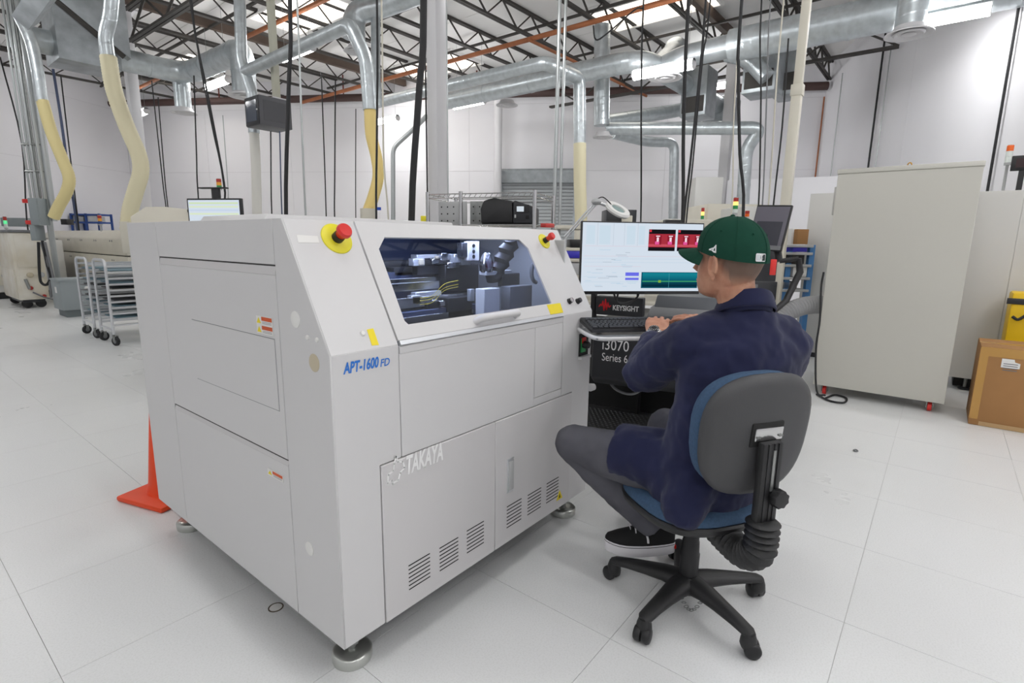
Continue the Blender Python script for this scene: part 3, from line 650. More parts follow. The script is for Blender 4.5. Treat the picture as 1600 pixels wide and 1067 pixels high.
def vent(c, r, t, drop=None):
    c = Vector(c)
    v = MB().lathe([(r*.62, .1), (r*.7, .05), (r, .0), (r, -.012), (r*.93, -.012), (r*.68, .03), (r*.66, .03)], c, (0, 0, 1), 28).build('round_vent', M_['column'], t)
    MB().lathe([(r*.66, .0), (r*.58, -.018), (r*.34, .015), (r*.32, .03)], c, (0, 0, 1), 24).build('vent_ring', M_['column'], v); MB().lathe([(r*.3, -.01), (r*.22, -.024), (0, -.024)], c, (0, 0, 1), 20).build('vent_core', M_['column'], v)
    if drop: MB().tube([c+Vector((0, 0, .06)), Vector(drop)], r*.62, 16).build('drop', M_['galv'], t)
def dn(p, z): return Vector((p.x, p.y, z))
Z = 4.75
# left trunk with its sheet-metal plenum
a, b = at(10, 58, 2, Z), at(292, 116, 2, Z); a = Vector((a.x, b.y, Z)); e = at(372, 90, 2, Z)
t = duct('large galvanised duct with a square plenum at upper left', [[a, b, (b.x, e.y, Z), (b.x, e.y-.5, Z), (b.x, e.y-.5, Z-.75)]], .21, rad=.5); vent((b.x, e.y-.5, Z-.8), .3, t)
p = at(282, 118, 2, Z); q = far(280, 176, (p-CAMP).dot(YF)); vent((p.x, p.y, q.z), .26, t, (p.x, p.y, Z-.1))
p = at(132, 80, 2, Z); p = Vector((p.x, b.y, Z))
MB().prism([(p.x-.5, Z-.32), (p.x+.45, Z-.32), (p.x+.45, Z-.1), (p.x-.5, Z+.62)], 1, p.y-.42, p.y+.42).build('plenum', M_['galvp'], t, .01)
MB().prism([(p.x-.45, Z+.66), (p.x+.62, Z-.06), (p.x+.62, Z+1.2), (p.x-.45, Z+1.2)], 1, p.y-.4, p.y+.4).build('plenum', M_['galvp'], t, .01)
MB().tube([(p.x-.5, p.y-.43, Z+.66), (p.x+.5, p.y-.43, Z-.06)], .05, 4).build('flange', M_['joist'], t)
# square-section duct leg at the very corner
a, b = far(75, -20, 8.), far(40, 30, 8.6); MB().tube([a, b], .16, 4, smooth=False).build('square_duct', M_['galvp'], label='pale square duct leg slanting across the upper left corner', cat='duct')
# vertical pipe and white hose behind the grey equipment box, with the run to the yellow hose
d = 9.
p0, p1, p2, p3 = far(373, -60, d), far(377, 92, d), far(383, 112, d), far(395, 150, d)
z1_ = p2.z; e1 = at(547, 38, 2, z1_); e2 = far(572, 92, (e1-CAMP).dot(YF)); e3 = far(578, 172, (e1-CAMP).dot(YF))
t = duct('slim galvanised exhaust pipes branching from a wye to the yellow hose', [[p0, p1, p2, p3, far(397, 208, d)], [p2, e1, e2, e3]], .085, 'exhaust_pipe', .12)
hz = thing('exhaust_hose', e3, 'bright yellow flexible exhaust hose hanging behind the test machine', 'hose')
de = (e1-CAMP).dot(YF); ribbed(spline([far(578, 170, de), far(580, 210, de), far(588, 245, de), far(591, 275, de), far(584, 305, de), far(575, 330, de)], 6), .072, m=M_['yhose'], parent=hz, amp=.003)
MB().cyl(far(575, 326, de), dn(far(575, 326, de), .0006), .1, 14).build('stub_pipe', M_['cream'], hz)
hz = thing('exhaust_hose', far(397, 208, d), 'straight white flexible exhaust hose below the grey equipment box', 'hose')
ribbed([far(397, 204, d), far(400, 260, d), far(401, 300, d), far(402, 350, d)], .075, m=M_['whose'], parent=hz, amp=.003); MB().cyl(far(402, 346, d), dn(far(402, 346, d), .0006), .085, 14).build('stub_pipe', M_['cream'], hz)
# trunk at the top centre with a round vent
d = 10.5
t = duct('thick galvanised duct elbow with a round vent at the top centre', [[far(700, -30, d), far(600, 8, d), far(553, 20, d), far(553, 60, d)], [far(587, 10, d), far(587, 110, d), far(590, 166, d)]], [.2, .085], rad=.3)
vent(far(558, 80, d), .24, t)
# long run that turns down into the cream hose right of the column
Z = 4.35
a, b = at(592, 163, 2, Z), at(852, 98, 2, Z); a = Vector((b.x, a.y, Z)); c = at(908, 122, 2, Z); c = Vector((c.x, b.y, Z)); dc_ = (c-CAMP).dot(YF)
t = duct('long galvanised duct that turns down into the cream hose right of the column', [[a, b, c, far(906, 228, dc_)]], .115, rad=.16)
hz = thing('exhaust_hose', far(906, 228, dc_), 'straight cream flexible hose hanging left of the operator monitor', 'hose'); ribbed([far(906, 224, dc_), far(906, 280, dc_), far(908, 350, dc_)], .12, m=M_['chose'], parent=hz, amp=.003); MB().cyl(far(908, 346, dc_), dn(far(908, 346, dc_), .0006), .125, 14).build('stub_pipe', M_['cream'], hz)
# wider run behind it, ending in a sheet-metal boot
Z = 4.75
a, b = at(700, 158, 2, Z), at(1004, 92, 2, Z); a = Vector((b.x, a.y, Z)); c = at(1100, 168, 2, Z); c = Vector((c.x, b.y, Z))
t = duct('wide galvanised duct crossing right of the column with two round vents', [[a, b, c]], .2, rad=.5)
dz = (a-CAMP).dot(YF)-.8; p = far(792, 164, 13.6); vent(p, .26, t, (p.x, p.y, Z-.1)); p = at(1040, 112, 2, Z-.35); vent((p.x, p.y, Z-.45), .3, t)
MB().obox(c+Vector((.3, 0, -.1)), (1, 0, 0), (0, 1, 0), (0, 0, 1), .35, .35, .3).build('boot', M_['galvp'], t, .01)
# riser with elbow and the level pipes to the right
d = 12.2
t = duct('tall vertical galvanised riser with a round vent before the far wall', [[far(941, 40, d), far(940, 196, d)]], .17)
vent(far(942, 214, d), .22, t)
t = duct('level galvanised pipe running right from the riser along the far wall', [[far(948, 201, d+.1), far(1190, 200, d-.6), far(1166, 232, d-.4), dn(far(1162, 345, d-.2), .4)]], [.13], rad=.2)
t = duct('galvanised pipe rising right from the riser behind the cables', [[far(948, 190, d+.4), far(1062, 172, d+1.2)]], .15)
t = duct('small galvanised pipe with an elbow running down the far wall', [[far(958, 209, d+1.5), far(1012, 222, d+2), far(1054, 222, d+2.2), dn(far(1056, 350, d+2.2), .4)]], [.12], rad=.25)
# big run at the top right
Z = 4.85
a, b = at(1142, 72, 2, Z), at(1400, 18, 2, Z); a = Vector((b.x, a.y, Z)); c = Vector((b.x, b.y-3.2, Z))
t = duct('large galvanised duct at the top right ending over the wall lamp', [[a, b, c]], .27)
p = far(1420, 53, (b-CAMP).dot(YF)-.6); vent(p, .3, t, (p.x, p.y, Z+1.1))
q = far(1055, 85, 12.6)
MB().tube(bend([a, a+Vector((0, .9, -.02)), a+Vector((.1, 1.5, -.15)), q+Vector((0, 0, .1)), q-Vector((0, 0, .25))], .25), .2, 16).build('tapered_elbow', M_['galvp'], t)
MB().lathe([(.24, -.35), (.24, .15), (.2, .26), (.1, .33), (0, .35)], q, (0, 0, 1), 18).build('dome', M_['galv'], t)
for px, py, dd, sx, sz, dark in ((1194, 108, 11.2, .3, .48, 1), (1232, 112, 11.6, .22, .5, 0), (1092, 148, 12.6, .28, .5, 0)):
    p = far(px, py, dd); bx = MB().box((p.x-.32, p.y-sx, p.z-sz), (p.x+.32, p.y+sx, p.z+sz)).build('boot', M_['galvp'], t, .012)
    MB().box((p.x-.33, p.y-sx*.85, p.z-sz*.85), (p.x-.318, p.y+sx*.85, p.z-sz*.2)).build('boot_opening', M_['joist'], bx)
p = far(1178, 108, 10.9); MB().tube(bend([p+Vector((-.05, .5, .35)), p+Vector((-.05, .1, .2)), p+Vector((-.05, -.25, -.2))], .2), .15, 16).build('side_elbow', M_['galv'], t)
# cream hose on the left, yellow hose on the far left
d = 7.6
t = thing('exhaust_hose', far(170, 90, d), 'thick cream flexible hose curving down at left from a galvanised pipe', 'hose')
ribbed(spline([far(169, 88, d), far(178, 140, d), far(197, 195, d), (far(216, 240, d)), far(220, 268, d), far(212, 298, d), far(203, 330, d), far(200, 360, d)], 7), .098, 16, m=M_['chose'], parent=t, pitch=.035, amp=.005)
MB().tube(bend([far(178, -40, d), far(172, 30, d), far(164, 56, d), far(169, 92, d)], .1), .083, 16).build('steel_pipe', M_['galv'], t)
d = 9.2
t = thing('exhaust_hose', far(64, 158, d), 'pale yellow flexible hose hanging at the far left under a steel pipe', 'hose')
ribbed(spline([far(66, 157, d), far(80, 205, d), far(98, 250, d), far(108, 278, d), far(104, 300, d), far(92, 322, d), far(84, 340, d)], 7), .085, 14, m=M_['yhose'] if 0 else mat('pale_yellow_hose', '#e3d49a', .55), parent=t, pitch=.04, amp=.004)
MB().tube(bend([far(30, 25, d), far(48, 60, d), far(57, 100, d), far(66, 160, d)], .2), .085, 16).build('steel_pipe', M_['galv'], t)
# hanging grey equipment cabinet on its pole
c = far(407, 194, 8.3); t = thing('network_cabinet', (c.x+.3, c.y+.2, c.z), 'dark grey wall-type equipment cabinet hung from a pole near the roof', 'cabinet')
x0, y0, z0 = c.x, c.y, c.z; hh = far(405, 147, 8.3).z-z0
MB().box((x0, y0, z0), (x0+.5, y0+.42, z0+hh)).build('body', mat('cabinet_dark_grey', '#56565a', .5), t, .006)
dr_ = MB().box((x0-.014, y0+.01, z0+.01), (x0, y0+.41, z0+hh-.01)).build('door', M_['dgrey'], t, .003); MB().box((x0-.018, y0+.06, z0+.06), (x0-.013, y0+.37, z0+hh-.06)).build('door_glass', mat('smoked_glass', '#3b4150', .1), dr_)
MB().box((x0+.06, y0-.004, z0+.07), (x0+.44, y0, z0+hh-.06)).build('side_panel', mat('cabinet_dark_grey2', '#4c4c50', .55), t)
MB().cyl((x0-.02, y0+.03, z0+hh*.5), (x0-.026, y0+.03, z0+hh*.5), .012, 10).build('lock', M_['chrome'], t)
p = far(432, 150, 8.7); MB().box((p.x-.045, p.y-.045, z0+hh), (p.x+.045, p.y+.045, CZ)).build('pole', mat('pole_khaki', '#b9b8a8', .5), t, .004); MB().box((p.x-.12, p.y-.12, z0+hh), (p.x+.12, p.y+.12, z0+hh+.03)).build('pole_foot', M_['column'], t)
# white power pole on the right
p = at(1240, 200, 0, 4.95); t = thing('power_pole', (p.x, p.y, 0), 'slim white power pole standing left of the tall grey cabinet', 'pole')
MB().box((p.x-.042, p.y-.042, 0), (p.x+.042, p.y+.042, 2.75)).build('lower_shaft', M_['cream'], t, .006); MB().box((p.x-.036, p.y-.036, 2.75), (p.x+.036, p.y+.036, CZ)).build('upper_shaft', M_['cream'], t, .006); MB().box((p.x-.05, p.y-.05, 2.7), (p.x+.05, p.y+.05, 2.8)).build('collar', M_['cream'], t, .006)
# hanging cables and thin conduits
def cable(pts, wpx, d, m, label, zlow=None, up=True, name='hanging_cable', cat='cable', grp_=None):
    P = [far(x, y, d) for x, y in pts]
    if up and P[0].z < CZ-.1: P = [dn(P[0]+(P[0]-P[1])*((CZ-P[0].z)/max(P[0].z-P[1].z, .01))*.15, CZ-.02)]+P
    if zlow is not None: P.append(dn(P[-1], zlow))
    return MB().tube(spline(P, 4) if len(P) > 2 else P, max(wpx*d/FPX/2, .004), 8).build(name, M_[m], label=label, cat=cat, group=grp_)
G = 'cables hanging from the roof'
for pts, w_, d, m, lab in (
 ([(297, 0), (325, 150), (350, 285), (352, 340)], 3, 7, 'rubber', 'black cable slanting down to the monitor behind the test machine at left'),
 ([(304, 40), (330, 190), (351, 300)], 2, 7.2, 'rubber', 'thin black cable beside the slanting cable left of the grey equipment box'),
 ([(303, 118), (307, 240), (310, 310)], 2, 8, 'rubber', 'thin straight dark cable left of the black monitor shelf'),
 ([(237, 126), (255, 290), (260, 330)], 1.6, 9, 'rubber', 'left one of two thin dark cables right of the cream hose'),
 ([(247, 152), (258, 285), (263, 330)], 1.6, 9, 'rubber', 'right one of two thin dark cables right of the cream hose'),
 ([(83, 108), (96, 190), (106, 262), (118, 335)], 3.5, 9.6, 'mblue', 'blue-grey cable bundle beside the pale yellow hose'),
 ([(95, 118), (108, 230), (122, 345)], 1.8, 9.5, 'rubber', 'thin dark cable just right of the pale yellow hose'),
 ([(0, 89), (34, 223), (42, 345)], 2, 8.5, 'rubber', 'dark cable at the far left edge beside the grey conduits'),
 ([(348, 180), (356, 290), (358, 335)], 1.4, 9, 'conduit', 'thin grey wire left of the white hose'),
 ([(453, 0), (451, 140), (447, 345)], 6, 5.6, 'rubber', 'thick black cable passing in front of the grey equipment box'),
 ([(464, 0), (471, 180), (478, 345)], 3, 6, 'conduit', 'slim grey conduit just right of the thick black cable'),
 ([(502, 113), (508, 280), (510, 345)], 1.8, 11, 'rubber', 'thin dark wire right of the grey conduit near the far wall'),
 ([(524, 126), (523, 280), (523, 345)], 2, 11, 'rubber', 'thin dark wire left of the yellow hose'),
 ([(589, 0), (589, 200), (588, 345)], 3.2, 6, 'rubber', 'straight black cable in front of the yellow hose'),
 ([(596, 0), (598, 150), (600, 260), (607, 345)], 2.6, 6.6, 'cream', 'thin cream cable right of the yellow hose'),
 ([(662, 0), (655, 140), (643, 345)], 10, 4.6, 'rubber', 'thickest dark hose left of the central column'),
 ([(556, 170), (556, 345)], 1.4, 12, 'rubber', 'hair-thin dark wire far behind left of the yellow hose'),
 ([(423, 205), (425, 345)], 2, 8.3, 'rubber', 'dark cable dropping from under the grey equipment box'),
 ([(437, 205), (441, 345)], 2, 8.3, 'mblue', 'bluish cable dropping from under the grey equipment box'),
 ([(1005, 14), (1002, 150), (1001, 360)], 2.6, 7, 'rubber', 'single black cable over the operator monitor'),
 ([(1076, 0), (1068, 200), (1066, 360)], 5.5, 5, 'rubber', 'thick black cable above the right part of the operator monitor'),
 ([(1103, 0), (1096, 87), (1078, 260), (1068, 350)], 3.6, 5.4, 'rubber', 'black cable leaning into the thick cable above the monitor'),
 ([(1110, 0), (1098, 90), (1082, 260), (1072, 350)], 2.4, 5.6, 'rubber', 'thin black cable leaning beside the thick cable above the monitor'),
 ([(1159, 0), (1154, 110), (1156, 240), (1161, 345)], 4.6, 4.4, 'rubber', 'curving black cable dropping behind the green cap'),
 ([(1152, 87), (1146, 200), (1143, 330)], 2, 6, 'cream', 'thin pale cable left of the stack light behind the cap'),
 ([(1190, 0), (1189, 150), (1184, 345)], 2.4, 6, 'rubber', 'dark cable left of the black switched-off monitor'),
 ([(1204, 0), (1198, 150), (1190, 340)], 2, 6.4, 'mgrey', 'grey cable above the black switched-off monitor'),
 ([(1222, 27), (1212, 150), (1200, 330)], 2.2, 5.6, 'cream', 'pale cable left of the white power pole'),
 ([(1232, 60), (1222, 200), (1208, 325)], 2.4, 5.8, 'rubber', 'dark cable slanting behind the white power pole')):
    cable(pts, w_, 13.5 if pts[-1][0] < 130 else d, m, lab, .01, grp_=G, up=pts[0][1] < 60)
cable([(927, 40), (931, 62), (949, 52), (991, 16), (1004, 13)], 2.2, 7, 'rubber', 'black cable looping under the roof right of the copper pipe', up=False)
def wallrun(T, px0, py0, px1, py1, ysign, r, m, lab):
    # vertical conduit on the right wall
    n_ = NR; P = []
    for px, py in ((px0, py0), (px1, py1)):
        d = ray(px, py); t = (Vector((BR.x, BR.y, 0))-CAMP).dot(n_)/d.dot(n_); P.append(CAMP+d*t+n_*.05)
    b0 = dn(P[0], CZ) if ysign else P[0]
    MB().tube([b0, dn(P[0], .3)], r, 8).build('wall_conduit', M_[m], label=lab, cat='conduit')
for a in ((1258, 118, 1244, 290, 1, .03, 'rubber', 'black conduit in the far right corner of the hall'), (1291, 151, 1275, 290, 0, .02, 'pipe', 'copper-coloured conduit at the far right corner'),
          (1320, 114, 1300, 275, 0, .014, 'conduit', 'thin grey conduit on the right wall left of the tall cabinet'), (1391, 27, 1352, 261, 1, .02, 'rubber', 'black conduit on the right wall above the tall cabinet'),
          (1398, 63, 1372, 258, 1, .011, 'conduit', 'thin grey conduit beside the black one above the tall cabinet'), (1590, 60, 1548, 289, 1, .018, 'rubber', 'black conduit on the right wall at the right edge')):
    wallrun(TR, *a)
# conduit with a knee left of the column, and pairs beside the column and the cream hose
pipe('knee_conduit', [far(668, 180, 12.5), far(645, 203, 12.5), far(614, 231, 12.5), dn(far(612, 350, 12.5), .3)], .05, 'conduit', 'grey conduit with a knee bend left of the central column', 'conduit', rad=.15)
for px, d, r, m, lab in ((699, 6.9, .014, 'conduit', 'slim steel conduit close along the right side of the central column'), (667, 6.95, .01, 'rubber', 'black wire close along the left side of the central column'), (868, 9, .03, 'conduit', 'left one of two upright conduits in front of the roller door'), (877, 9, .024, 'conduit', 'right one of two upright conduits in front of the roller door'), (778, 17, .12, 'column', 'thick white downpipe on the far wall left of the roller door')):
    p = far(px, 250, d); q = far(px, 120, d); pipe('upright_conduit', [dn(p, .3), dn(p, CZ-.3)], r, m, lab, 'conduit')
# conduits bunched on the strut at the left
t = thing('conduit_rack', at(97, 484.5, 2, 0), 'upright steel strut with bunched grey conduits and switch boxes at left', 'conduit rack')
b = at(97, 484.5, 2, 0); d = (b-CAMP).dot(YF)
for px0, px1, r, m in ((29, 76, .045, 'conduit'), (12, 50, .02, 'conduit'), (20, 56, .03, 'conduit'), (2, 44, .018, 'conduit'), (36, 60, .016, 'steel')):
    p = far(px1, 280, d); MB().cyl(dn(p, 1.6), dn(p, 5.9), r, 10).build('conduit', M_[m], t)
MB().box((b.x-.04, b.y-.04, 0), (b.x+.04, b.y+.04, 5.9)).build('strut', M_['conduit'], t, .004)
for z in (2.9, 2.45):
    p, q = far(38, 250, d), far(70, 250, d); MB().tube([dn(p, z), dn(q, z)], .03, 4).build('cross_strut', M_['steel'], t)
for (x0, y0, x1, y1, th) in ((50, 310, 75, 352, .12), (52, 352, 66, 376, .1)):
    p, q = far(x0, y0, d-.1), far(x1, y1, d-.1); ec = (p+q)/2; w__ = (q-p).dot(XR)/2*.82
    bx = MB().obox(ec, XR, YF, (0, 0, 1), w__, th, (p.z-q.z)/2).build('switch_box', M_['box_grey'], t, .008)
    if y0 == 310:
        for zz in (.8, -.8): MB().obox(ec-XR*(w__+.09)+Vector((0, 0, zz*(p.z-q.z)/2)), XR, YF, (0, 0, 1), .09, .03, .035).build('switch_lever', M_['red'], bx, .01)
        MB().obox(ec-YF*(th+.005), XR, YF, (0, 0, 1), w__*.86, .006, (p.z-q.z)/2*.9).build('box_cover', M_['box_grey'], bx, .003)
for k_, pts in enumerate(([(60, 378), (62, 430), (66, 443), (74, 444), (79, 432), (74, 415), (66, 376)], [(64, 378), (73, 408), (78, 440), (80, 465)], [(70, 378), (80, 420), (88, 455)])):
    MB().tube(spline([far(x, y, d-.25) for x, y in pts], 5), .02 if k_ else .022, 8).build('drop_cable', M_['rubber'] if k_ < 1 else M_['mgrey'], t)
# ------------------------------------------------------------------ task chair
def frame(x, y, deg):      # local frame at (x right, y ahead of camera), facing deg to the left of straight ahead; x right, y facing
    a = radians(deg); ex = MX @ Vector((cos(a), sin(a), 0)); ey = MX @ Vector((-sin(a), cos(a), 0)); o = cl(x, y)
    return Matrix(((ex.x, ey.x, 0, o.x), (ex.y, ey.y, 0, o.y), (0, 0, 1, 0), (0, 0, 0, 1)))
CX, CY = .68, 1.83
TC = frame(CX-.008, CY, 19); TB0 = frame(CX, CY, 0)
chair = thing('task_chair', cl(CX, CY), 'task chair with blue fabric cushions and a dark grey back shell on five castors', 'chair')
def superel(a, b, p=2.8, n=40, taper=0.):
    out = []
    for i in range(n):
        t = 2*pi*i/n; c, s = cos(t), sin(t); x = a*abs(c)**(2/p)*(1 if c > 0 else -1); y = b*abs(s)**(2/p)*(1 if s > 0 else -1)
        out.append((x*(1+taper*y/b), y))
    return out
def padring(a, b, p, prof, T, taper=0., curve=0., n=40, cap=True):
    """rounded pad: prof = list of (scale inset, height)"""
    rs = []
    for ins, h in prof: rs.append([(x, y, h+curve*x*x) for x, y in superel(a-ins, b-ins, p, n, taper)])
    q = MB(T); q.rings(rs, cap); return q
# base
lath = MB(TB0).lathe([(.05, .062), (.062, .075), (.055, .11), (.042, .125), (0, .125)], (0, 0, 0), n=28); lath.build('hub', M_['chairblk'], chair)
for k in range(5):
    an = radians(151+72*k); dx, dy = cos(an), sin(an); rs = []
    for r, w_, z0, z1_ in ((.03, .05, .058, .128), (.09, .042, .07, .126), (.16, .034, .072, .118), (.23, .029, .072, .108), (.285, .026, .068, .098), (.303, .014, .074, .09)):
        rs.append([(r*dx-w_*c*dy, r*dy+w_*c*dx, (z0+z1_)/2+(z1_-z0)/2*s) for c, s in [(cos(t)*(1 if abs(cos(t)) < .7 else 1), sin(t)) for t in [2*pi*i/14 for i in range(14)]]])
    MB(TB0).rings(rs).build('base_arm', M_['chairblk'], chair)
    ce_ = (.288*dx, .288*dy); wa = an+1.1+.7*k; wx, wy = cos(wa), sin(wa)
    ca = MB(TB0); c0 = Vector((ce_[0]+.012*wy, ce_[1]-.012*wx, .028))
    ca.lathe([(.008, -.011), (.03, -.01), (.031, .0), (.028, .01), (.012, .011)], c0, (wx, wy, 0), 18) if False else None
    cst = ca.lathe([(.02, .05), (.026, .03), (.028, .01), (.022, -.004), (.006, -.006)], (ce_[0], ce_[1], .032), (0, 0, 1), 16).build('castor', M_['chairblk'], chair)
    for sgn in (-1, 1):
        MB(TB0).lathe([(.006, -.012), (.026, -.012), (.028, -.007), (.028, .006), (.024, .012), (.01, .015), (0, .015)], c0+Vector((wx, wy, 0))*sgn*.0155, (wx*sgn, wy*sgn, 0), 22).build('wheel', M_['black'], cst)
MB(TB0).lathe([(.034, .1), (.036, .21), (.033, .214), (.031, .26), (.029, .262), (.029, .39)], n=24).build('gas_column', M_['black'], chair)
MB(TC).lathe([(.03, .0), (.034, .05), (.02, .07)], (-.05, .09, .2), (0, .2, -1), 14).build('pedal', M_['black'], chair) if False else None
MB(TC).box((-.09, -.1, .375), (.09, .1, .405)).build('mechanism', M_['black'], chair, .01)
MB(TC).tube(bend([(.05, .0, .385), (.22, .02, .38), (.25, .03, .375)], .02), .006, 8).build('lever', M_['black'], chair)
# seat: shell below, cushion above
padring(.235, .225, 2.9, [(.06, .395), (.02, .4), (.004, .412), (0, .43), (.006, .437)], TC).build('seat_shell', M_['chairblk'], chair)
padring(.232, .222, 2.9, [(.01, .434), (.0, .445), (.002, .458), (.012, .47), (.035, .478), (.08, .482), (.16, .48)], TC).build('seat_cushion', M_['blueup'], chair)
# backrest
TBK = TC @ Matrix.Translation((0, -.275, .775)) @ Matrix.Rotation(radians(90+5), 4, 'X') # local: x right, y up, z towards the rear
padring(.205, .2, 2.7, [(.012, -.012), (.002, -.004), (0, .004), (.008, .02), (.03, .03), (.08, .034), (.16, .035)], TBK, .05, -.45).build('back_shell', M_['chairgrey'], chair)
padring(.2, .194, 2.7, [(.008, -.006), (.0, -.025), (.002, -.05), (.012, -.068), (.05, -.078), (.15, -.078)], TBK, .05, -.45).build('back_cushion', M_['blueup'], chair)
rc = MB(TBK).box((-.06, -.022, .028), (.06, .056, .0385)).build('bracket_recess', M_['slot'], chair, .006)
br = MB(TBK).box((-.052, .0, .036), (.052, .042, .046)).build('bracket', M_['chrome'], chair, .004)
for s in (-1, 1):
    for t in (-1, 1): MB(TBK).lathe([(.004, 0), (.004, .003), (0, .003)], (s*.042+t*.004, .014, .046), (0, 0, 1), 8).build('screw', M_['steel'], br)
zc = .045
MB(TC).box((-.038, -.345, .5), (.038, -.316, .772)).build('back_bar', M_['chairblk'], chair, .008)
for x in (-.018, .004, .02): MB(TC).box((x-.004, -.3475, .52), (x+.004, -.344, .77)).build('bar_rib', M_['black'], chair)
MB(TC).box((-.004, -.349, .62), (.006, -.3455, .75)).build('height_rack', M_['steel'], chair)
kb_ = [(.03*(1 if i % 2 else .84)*cos(2*pi*i/16), .03*(1 if i % 2 else .84)*sin(2*pi*i/16)) for i in range(16)]
MB(TC @ Matrix.Translation((.02, -.348, .6)) @ Matrix.Rotation(radians(90), 4, 'X')).prism(kb_, 2, 0, .028).build('tension_knob', M_['black'], chair, .003)
bp_ = [TC @ Vector(p) for p in spline([(0, -.1, .395), (0, -.19, .375), (0, -.27, .37), (0, -.325, .41), (0, -.332, .47), (0, -.332, .52)], 6)]
ribbed(bp_, .046, 18, .02, .012, M_['chairblk'], 'bellows', chair)
# ------------------------------------------------------------------ the operator
def skin_nodes():
    m = mat('skin', '#c6947a', .5, spec=.35, var=.12, vscale=28, bump=.08, bscale=300, col2='#b47e66'); b = m.node_tree.nodes['Principled BSDF']
    b.inputs['Subsurface Weight'].default_value = .12; b.inputs['Subsurface Radius'].default_value = (.01, .004, .002); return m
SKIN = skin_nodes(); HAIR = mat('buzzed_hair', '#7d6a5c', .8, var=.25, vscale=160, bump=.5, bscale=900, col2='#9b8170')
def remesh(mb, voxel, smooth=4, wrinkle=0., wsize=.05, fac=.5):
    me = mb.mesh('r'); o = bpy.data.objects.new('r', me); COL.objects.link(o)
    bm = bmesh.new(); bm.from_mesh(me); bmesh.ops.recalc_face_normals(bm, faces=bm.faces); bm.to_mesh(me); bm.free()
    r = o.modifiers.new('r', 'REMESH'); r.mode = 'VOXEL'; r.voxel_size = voxel
    if smooth: s = o.modifiers.new('s', 'SMOOTH'); s.factor = fac; s.iterations = smooth
    if wrinkle:
        tx = bpy.data.textures.new('w', 'CLOUDS'); tx.noise_scale = wsize; tx.noise_depth = 2
        d = o.modifiers.new('d', 'DISPLACE'); d.texture = tx; d.strength = wrinkle; d.mid_level = .5; d.texture_coords = 'LOCAL'
        s = o.modifiers.new('s2', 'SMOOTH'); s.factor = .5; s.iterations = 3
    bpy.context.view_layer.update()
    out = bpy.data.meshes.new_from_object(o.evaluated_get(bpy.context.evaluated_depsgraph_get())); bpy.data.objects.remove(o)
    for p in out.polygons: p.use_smooth = True
    return out
def put(name, me, m, parent):
    off = wloc(parent)
    for v in me.vertices: v.co -= off
    me.materials.clear(); return link(name, me, m, parent, fixn=False)
PT = cl(.69, 1.80)
person = thing('person', PT, 'person in a dark navy jacket and green cap, seated at the keyboard seen from behind', 'person')
HS = 1.1
TH = frame(.705, 1.765, 37) @ Matrix.Translation((0, 0, 1.156)) @ Matrix.Rotation(radians(2), 4, 'X') @ Matrix.Scale(HS, 4)
HEAD = ((.016, .058, .0, .022), (.021, .074, -.004, .033), (.03, .086, -.02, .045), (.046, .092, -.05, .056), (.07, .093, -.068, .064), (.1, .093, -.084, .0705), (.13, .09, -.095, .0745), (.16, .093, -.1, .077), (.19, .084, -.097, .072), (.212, .064, -.08, .058), (.226, .036, -.052, .036), (.232, .012, -.026, .014))
def headring(z, yf, yb, w_, k=1., n=32):
    out = []; cy = (yf+yb)*.5-.008
    for i in range(n):
        t = 2*pi*i/n; c, s = cos(t), sin(t); x = w_*k*abs(c)**.85*(1 if c > 0 else -1)
        y = cy+(((yf-cy) if s > 0 else (cy-yb))*k)*abs(s)**.9*(1 if s > 0 else -1); out.append((x, y, z))
    return out
hb = MB(TH); hb.rings([headring(*h) for h in HEAD])
hb.tube([(0, .086, .135), (0, .101, .112), (0, .109, .1), (0, .098, .09)], [.007, .011, .0135, .008], 10)   # nose
for s in (-1, 1): hb.ell((s*.011, .097, .096), (.007, .008, .006), 8, 6)
hb.ell((0, .094, .066), (.021, .008, .0045), 12, 6); hb.ell((0, .093, .058), (.018, .009, .005), 12, 6); hb.ell((0, .08, .034), (.02, .013, .013), 12, 8)
hb.ell((0, .084, .152), (.05, .014, .009), 12, 6)
for s in (-1, 1):     # ears: plate, rim, lobe
    R = Matrix.Rotation(s*radians(22), 3, 'Z') @ Matrix.Rotation(radians(-8), 3, 'X')
    c = Vector((s*.078, .0, .112)); hb.ell(c, (.005, .016, .029), 10, 8, R)
    rim = [c+R @ Vector((s*.006, .017*cos(t), .031*sin(t)+.002)) for t in [radians(a) for a in range(-60, 231, 24)]]
    hb.tube(rim, .0048, 8); hb.ell(c+R @ Vector((s*.003, .006, -.031)), (.005, .009, .01), 8, 6)
    hb.tube([c+R @ Vector((s*.005, .002*k-.004, .02-.012*k)) for k in range(4)], .0035, 6)
def B(*p): return cl(*p)
hb.T = None
nk0, nk1 = TH @ Vector((0, -.022, .06)), B(.762, 1.745, 1.05)
hb.tube([nk0, nk0.lerp(nk1, .5), nk1], [.062, .058, .055], 18)
def torso_ring(x, y, z, a, b, deg, n=28):
    t0 = radians(deg); r = Vector((cos(t0), sin(t0))); f_ = Vector((-sin(t0), cos(t0)))
    return [B(x+r.x*a*cos(t)+f_.x*b*sin(t), y+r.y*a*cos(t)+f_.y*b*sin(t), z) for t in [2*pi*i/n for i in range(n)]]
TOR = ((.69, 1.79, .50, .17, .12, 14), (.705, 1.775, .62, .155, .105, 13), (.735, 1.75, .76, .165, .1, 12), (.757, 1.74, .9, .175, .1, 12), (.766, 1.745, .99, .15, .08, 11), (.766, 1.748, 1.04, .08, .055, 11))
hb.rings([torso_ring(*t) for t in TOR])
LS, LE, LW = (.592, 1.752, 1.03), (.505, 1.925, .88), (.572, 2.12, .99)
